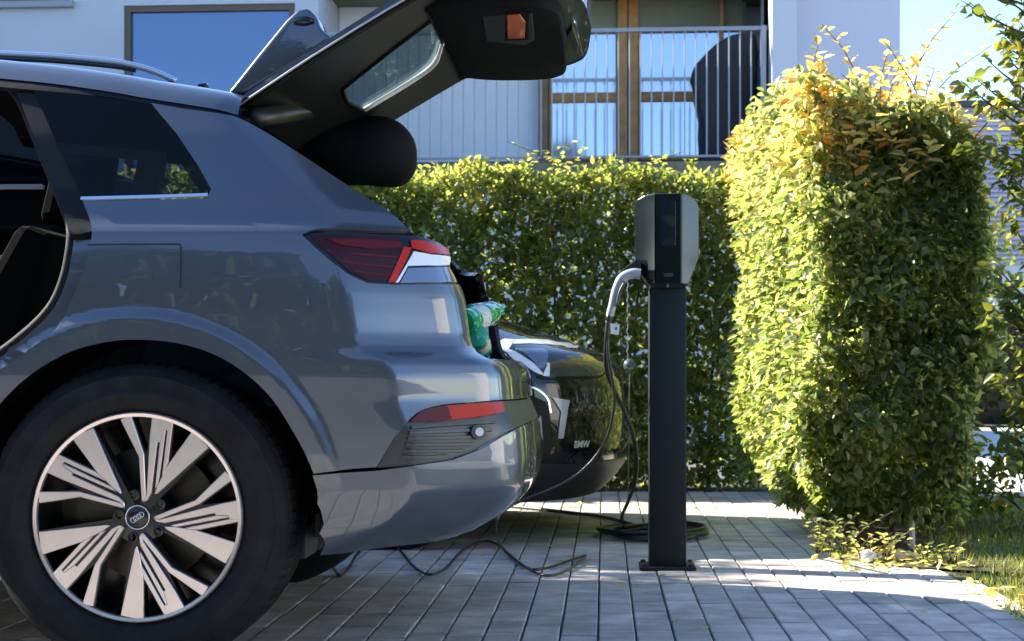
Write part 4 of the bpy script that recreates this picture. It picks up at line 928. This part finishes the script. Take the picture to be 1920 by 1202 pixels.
# green bottles lying in the boot
def bottle(label, p0, p1, r, m, lab):
    p0, p1 = Vector(p0), Vector(p1); L = (p1-p0).length; ax = (p1-p0).normalized()
    e = empty('plastic_bottle', p0, label, 'bottle', 'bottles lying in the open boot')
    prof = [(0, .0), (.004, .75), (.03, 1), (.10, 1), (.11, .93), (.13, .93), (.14, 1), (.45, 1), (.46, .93), (.48, .93), (.49, 1), (.68, 1), (.82, .65), (.90, .38), (.92, .42), (.995, .42), (1, 0)]
    MB().tube([p0+ax*L*a_ for a_, _ in prof], [max(r*b, 1e-4) for _, b in prof], 20, cap=False).build('bottle_body', m, e, smooth=True, auto=35)
    MB().tube([p0+ax*L*.18, p0+ax*L*.42], r*1.012, 20, cap=False).build('bottle_label', lab, e, smooth=True)
bottle('upper green plastic bottle sticking out of the open boot', W(872,604,4.72), W(938,582,4.98), .036, 'green_plastic', 'label')
bottle('teal bottle lying on top in the open boot', W(880,583,4.85), W(944,575,5.05), .020, 'teal_plastic', 'teal_plastic')
bottle('lower green plastic bottle half hidden behind the bumper edge', W(893,628,4.75), W(905,668,4.95), .034, 'teal_plastic', 'label')
q = [W(a, b, 5.22) for a, b in ((893,612),(913,600),(917,672),(911,672))]
MB().prism([(p.x, p.z) for p in q], 5.22, 5.27).build('far_boot_edge', 'plug', car, bevel=.004)  # light falling on this inner body edge is put in as pale grey
# ================================================================== BLACK CAR behind, nose to the right
B = Surf([(-3.8,0),(-.80,0),(-.36,.045),(-.13,.28),(-.03,.6),(0,.95)],
         [(.15,-.06),(.22,.02),(.30,.085),(.40,.110),(.55,.115),(.66,.105),(.74,.070),(.79,.015),(.83,-.10),(.87,-.21),(.91,-.33),(.955,-.47),(.99,-.72),(1.03,-1.25)],
         [(.15,.10),(.25,.04),(.35,.012),(.5,.0),(.70,.0),(.77,.010),(.81,.03),(.85,.07),(.89,.12),(.93,.19),(.97,.28),(1.03,.45)],
         6.60, .95, zr=(.16, 1.03), smax=3.2)
bc = empty('parked_car', (-1.8, 7.55, 0), 'black car nose to the hedge, half hidden behind the grey car', 'car')
for mir in (False, True):
    panel('body', B, [(0,.20),(.5,.20),(1.2,.20),(3.0,.20),(3.0,.78),(0,.78)], 'black_gloss', bc, presz=True, step=.035, flange=0, mirror=mir)
    panel('bonnet', B, [(0,.784),(1.0,.784),(3.0,.784),(3.0,1.02),(0,1.02)], 'black_gloss', bc, presz=True, step=.03, flange=.006, mirror=mir)
    hl = panel('headlight', B, smooth_line([(919,650),(945,637),(1000,631),(1060,639),(1110,655),(1139,674)], 3)+[(1137,695),(1122,705),(1022,707)]+[(1003,701),(962,677)], 'lamp_glass', bc, off=.004, flange=.01, mirror=mir)
    panel('daylight_bracket', B, [(920,650),(944,638),(962,639),(953,657),(1013,697),(1019,705),(1004,700),(962,675)], 'clear_lens', hl, off=.008, flange=.004, mirror=mir, step=.012)
    panel('chrome_strip', B, smooth_line([(960,639),(1010,639),(1056,645),(1084,652)], 3)+smooth_line([(1080,657),(1054,651),(1010,646),(958,647)], 3), 'clear_lens', hl, off=.007, flange=.003, mirror=mir, step=.012)
    panel('lamp_module', B, [(963,655),(1018,656),(1018,690),(1008,692)], 'clear_blue', hl, off=.007, flange=.003, mirror=mir, step=.012)
    panel('lamp_divider', B, [(1017,702),(1024,682),(1028,682),(1028,706),(1018,706)], 'clear_lens', hl, off=.009, flange=.003, mirror=mir, step=.012)
    ribbon('bonnet_line', B, smooth_line([(1000,628),(1060,636),(1105,651),(1141,669)], 4), .006, 'black_plastic', bc, off=.002, mirror=mir)
    panel('bumper_bracket', B, [(1034,745),(1067,751),(1063,768),(1055,822),(1045,822),(1051,772)], 'plug', bc, off=.006, flange=.006, mirror=mir, step=.012)
    ribbon('air_duct_trim', B, smooth_line([(984,722),(1008,731),(1026,748),(1032,774)], 4), .009, 'silver', bc, off=.005, mirror=mir)
    panel('bumper_slot', B, [(1084,770),(1100,768),(1138,806),(1131,813),(1112,808)], 'lamp_dark', bc, off=.003, flange=.003, mirror=mir, step=.02)
    panel('lower_lip', B, [(0,.19),(.5,.185),(1.4,.18),(1.4,.335),(.5,.335),(0,.335)], 'black_plastic', bc, presz=True, off=.010, step=.03, mirror=mir)
    panel('lower_grille', B, [(1070,858),(1085,846),(1148,846),(1150,880),(1090,884)], 'lamp_dark', bc, off=.004, flange=.003, mirror=mir, step=.02)
    for ln in ([(1068,860),(1074,880),(1086,892)], [(1128,884),(1140,872),(1150,862)]):
        ribbon('grille_trim', B, ln, .005, 'dark_grey_plastic', bc, off=.005, mirror=mir)
    ribbon('lamp_gap', B, smooth_line([(1006,706),(1024,710),(1080,709),(1122,707),(1138,697)], 3), .010, 'seal_black', bc, off=.004, mirror=mir)
    panel('air_duct', B, [(990,738),(1024,754),(1032,790),(1029,862),(996,866)], 'seal_black', bc, off=.004, flange=.003, mirror=mir, step=.02)
    for rx, ry in ((1094,731), (1091,757)):
        panel('parking_sensor', B, [(rx+9*math.cos(k*.785), ry+6*math.sin(k*.785)) for k in range(8)], 'dark_grey_plastic', bc, off=.004, flange=.003, mirror=mir, step=.01)
# lettering low on the bumper
S0 = np.array(B.inv([(1073,839), (1102,838)])); Pw = B.f(S0[:, 0], S0[:, 1]); Nn = B.nrm(S0[:, 0], S0[:, 1])[0]
fc = bpy.data.curves.new('lettering', 'FONT'); fc.body = 'BMW'; fc.extrude = .001; fc.size = .042; fc.offset = .0006
fo_ = bpy.data.objects.new('lettering', fc); col.objects.link(fo_); dg = bpy.context.evaluated_depsgraph_get(); me = bpy.data.meshes.new_from_object(fo_.evaluated_get(dg)); bpy.data.objects.remove(fo_)
tx = Vector(Pw[1]-Pw[0]).normalized(); nz = Vector(Nn); uy = nz.cross(tx).normalized(); nz = tx.cross(uy); k = (Vector(Pw[1])-Vector(Pw[0])).length/max(v.co.x for v in me.vertices)
me.transform(Matrix.Translation(Vector(Pw[0])+nz*.008) @ Matrix((tx, uy, nz)).transposed().to_4x4() @ Matrix.Diagonal((k, k, 1, 1))); me.materials.clear(); me.materials.append(M['label']); link('lettering', me, bc)
# cabin, wheels
cab = MB(); prof = [(-1.15,1.0),(-1.95,1.50),(-2.6,1.62),(-3.5,1.58),(-4.4,1.1),(-4.45,1.0)]
for i, (ya, yb, kx) in enumerate(((6.80, 8.30, 1),)): cab.prism(prof, ya, yb)
cab.build('cabin', 'lamp_dark', bc, bevel=.08, seg=3, smooth=True)
MB().prism([(-2.0,1.53),(-2.6,1.635),(-3.5,1.595),(-3.5,1.57),(-2.6,1.61),(-2.0,1.50)], 6.88, 8.22).build('roof', 'black_gloss', bc, bevel=.02)
MB().box((-4.2,6.8,.22),(-.3,8.3,.5)).build('underbody', 'black_plastic', bc)
for wx in (-.82, -3.6):
    for cy, f in ((6.585, -1), (8.515, 1)):
        mb = MB().lathe_y((wx, cy, .355), [(.24,f*-.03),(.26,f*.0),(.34,f*.0),(.355,f*-.03),(.355,f*-.2),(.24,f*-.2)] if True else [], 48)
        wl = mb.build('wheel', 'rubber', bc, smooth=True, auto=40); MB().lathe_y((wx, cy, .355), [(.245,f*-.012),(.10,f*-.03),(.001,f*-.03)], 32).build('rim', 'alloy_dark', wl, smooth=True)
# ================================================================== CHARGING POST
post = empty('charging_post', (.228, 5.97, 0), 'dark grey electric charging post with box head and slotted base plate', 'charging post')
D = 5.93
x0, x1 = W(1217,0,D).x, W(1287,0,D).x; zt = W(0,540,D).z
MB().box((x0, D, .012), (x1, D+.12, zt)).build('column', 'post', post, bevel=.006, smooth=True, auto=40)
MB().box((x0-.034, D-.035, .001), (x1+.034, D+.155, .013)).build('base_plate', 'post', post, bevel=.003)
for bx, by in ((x0-.018, D-.018), (x1+.018, D-.018), (x0-.018, D+.138), (x1+.018, D+.138)):
    MB().lathe_z((bx, by, .013), [(.010,0),(.010,.007),(.006,.009),(.001,.009)], 6).build('bolt', 'disc', post)
MB().box((x0+.004, D+.004, zt), (x1-.004, D+.116, zt+.012)).build('neck', 'black_plastic', post)
fr = D-.045
MB().lathe_y(((x0+x1)/2, D+.002, zt+.006), [(.005,0),(.005,-.003),(.001,-.003)], 10).build('screw', 'silver', post)
for k_ in (.045, .30, .62): MB().lathe_y((x1-.012, D, .05+k_), [(.004,.002),(.004,-.0015),(.001,-.0015)], 8).build('rivet', 'dark_grey_plastic', post)
def hp(px, py, y): p = W(px, py, D-.02); return (p.x, y, p.z)
def facet(px):
    return float(np.interp(px, [1190,1228,1278,1312], [fr+.062, fr, fr, fr+.070]))
def head(name, pts, m, back, off=0, parent=post, bevel=.003):
    n = len(pts); vs = [hp(a, b, facet(a)+off) for a, b in pts]+[hp(a, b, back) for a, b in pts]
    return MB().add(vs, [tuple(range(n)), tuple(range(2*n-1, n-1, -1))]+[(i, i+n, (i+1) % n+n, (i+1) % n) for i in range(n)]).build(name, m, parent, bevel=bevel)
bk = D+.10
head('left_cover', [(1190,381),(1196,372),(1208,366),(1228,364),(1228,533),(1216,533),(1203,515),(1192,482)], 'box', bk)
hd_ = head('front_cover', [(1228.3,364),(1277.7,364),(1277.7,533),(1228.3,533)], 'box', bk)
head('right_cover', [(1278,364),(1292,366),(1305,373),(1312,384),(1312,482),(1291,533),(1278,533)], 'box', bk)
head('screen', [(1238,378),(1266,378),(1266,462),(1238,462)], 'box_screen', fr+.004, -.0012, hd_, .0005)
head('badge', [(1243,513),(1262,513),(1260,520),(1245,520)], 'dark_grey_plastic', fr+.004, -.002, hd_, .0005)
hol = MB(); a = [(1157,514),(1193,486),(1202,492),(1200,520),(1184,516),(1168,520)]; hol.add([hp(p, q, D-.03) for p, q in a]+[hp(p, q, D+.03) for p, q in a], [tuple(range(6)), tuple(range(11,5,-1))]+[(i, i+6, (i+1) % 6+6, (i+1) % 6) for i in range(6)])
hol.build('plug_holster', 'post', post, bevel=.003)
plug = empty('charging_plug', W(1160,540,5.90), 'pale grey charging plug resting in the holster of the post', 'plug')
pp = smooth_line([tuple(W(a, b, 5.885)) for a, b in ((1201,514),(1185,513),(1166,522),(1155,545),(1149,570),(1143,592))], 5)
MB().tube(pp, [.019-.006*abs(i/len(pp)-.1) for i in range(len(pp))], 12).build('handle', 'plug', plug, smooth=True, auto=50)
MB().tube(smooth_line([tuple(W(a, b, 5.868)) for a, b in ((1172,528),(1162,548),(1156,575))], 4), .006, 8).build('grip', 'dark_grey_plastic', plug, smooth=True)
MB().tube([W(1144,588,5.885), W(1141,602,5.886)], [.013, .0105], 12).build('strain_relief', 'dark_grey_plastic', plug, smooth=True)
q = [W(a, b, 5.876) for a, b in ((1144,606),(1162,608),(1160,628),(1145,626))]
tgl = MB().prism([(p.x, p.z) for p in q], 5.872, 5.874).build('cable_tag', 'white', plug); 
q = [W(a, b, 5.8712) for a, b in ((1154,613),(1157,613),(1157,619),(1154,619))]; MB().prism([(p.x, p.z) for p in q], 5.8706, 5.8716).build('tag_print', 'dark_grey_plastic', tgl)
# ---- cables
def px_path(pts, n=7): return smooth_line([tuple(W(a, b, d)) if d else tuple(G(a, b, .010)) for a, b, d in pts], n)
ca = px_path([(1141,598,5.886),(1137,640,5.90),(1137,690,5.95),(1149,725,6.05),(1170,770,6.25),(1187,815,6.5),(1194,860,6.75),(1190,905,7.05),(1177,942,7.4),(1166,972,0),(1185,990,0)])
cx, cy = .225, 7.12
coil = [(cx+(.20+.03*math.sin(t_*1.7))*math.cos(t_), cy+(.26+.04*math.cos(t_*1.3))*math.sin(t_), .011+.006*(t_/6.28)) for t_ in np.linspace(1.9, 1.9+6.28*3.1, 90)]
tag(MB().tube(ca+coil, .0085, 8).build('charging_cable', 'cable', smooth=True), 'black charging cable hanging from the plug and coiled round the post foot', 'cable')
cc = px_path([(880,946,0),(965,950,0),(1060,960,0),(1128,969,0),(1180,982,0),(1222,993,0)], 6)
cc += [(cx-.02+.22*math.cos(t_)*1.05, cy+.02+.24*math.sin(t_), .024+.003*t_) for t_ in np.linspace(2.3, 7.2, 30)]
tag(MB().tube(cc, .0085, 8).build('charging_cable', 'cable', smooth=True), 'thick black cable lying straight across the paving from under the black car', 'cable')
cb = px_path([(1138,600,5.895),(1140,660,5.90),(1150,725,5.95),(1151,765,6.0),(1140,815,6.05),(1115,858,6.08),(1078,893,6.1),(1032,918,6.1),(985,936,6.1),(948,955,6.08),(931,978,6.05),(933,1008,6.1),(950,1036,0),(985,1063,0),(1022,1079,0),(1062,1070,0),(1098,1043,0),(1075,1048,0),(1020,1066,0),(985,1064,0),(955,1040,0),(925,1017,0),(895,1017,0),(865,1034,0),(835,1066,0),(805,1077,0),(775,1062,0),(740,1022,0),(705,1010,0),(672,1036,0),(655,1063,0),(637,1079,0),(620,1058,0),(600,1035,0)], 6)
tag(MB().tube(cb, .0052, 8).build('charging_cable', 'cable_grey', smooth=True), 'thin grey cable looping on the paving under the grey car bumper', 'cable')
# ball on a thin stake in front of the hedge
gl = empty('garden_stake', (W(1181,685,9.3).x, 9.3, 0), 'dark green ball on a thin stake in front of the back hedge', 'garden stake')
c = W(1181,685,9.3); MB().tube([(c.x-.01,9.3,0),(c.x-.006,9.3,.4),(c.x,9.3,c.z-.03)], .004, 6).build('stake', 'bark', gl)
MB().lathe_z((c.x,9.3,c.z), [(.001,-.038),(.02,-.034),(.034,-.018),(.038,0),(.034,.018),(.02,.034),(.001,.038)], 20).build('ball', 'stem_green', gl, smooth=True)
MB().tube([(c.x-.012+.004*math.sin(i*2.4),9.3,c.z+.035+i*.022) for i in range(24)], .003, 5).build('chain', 'rail', gl)
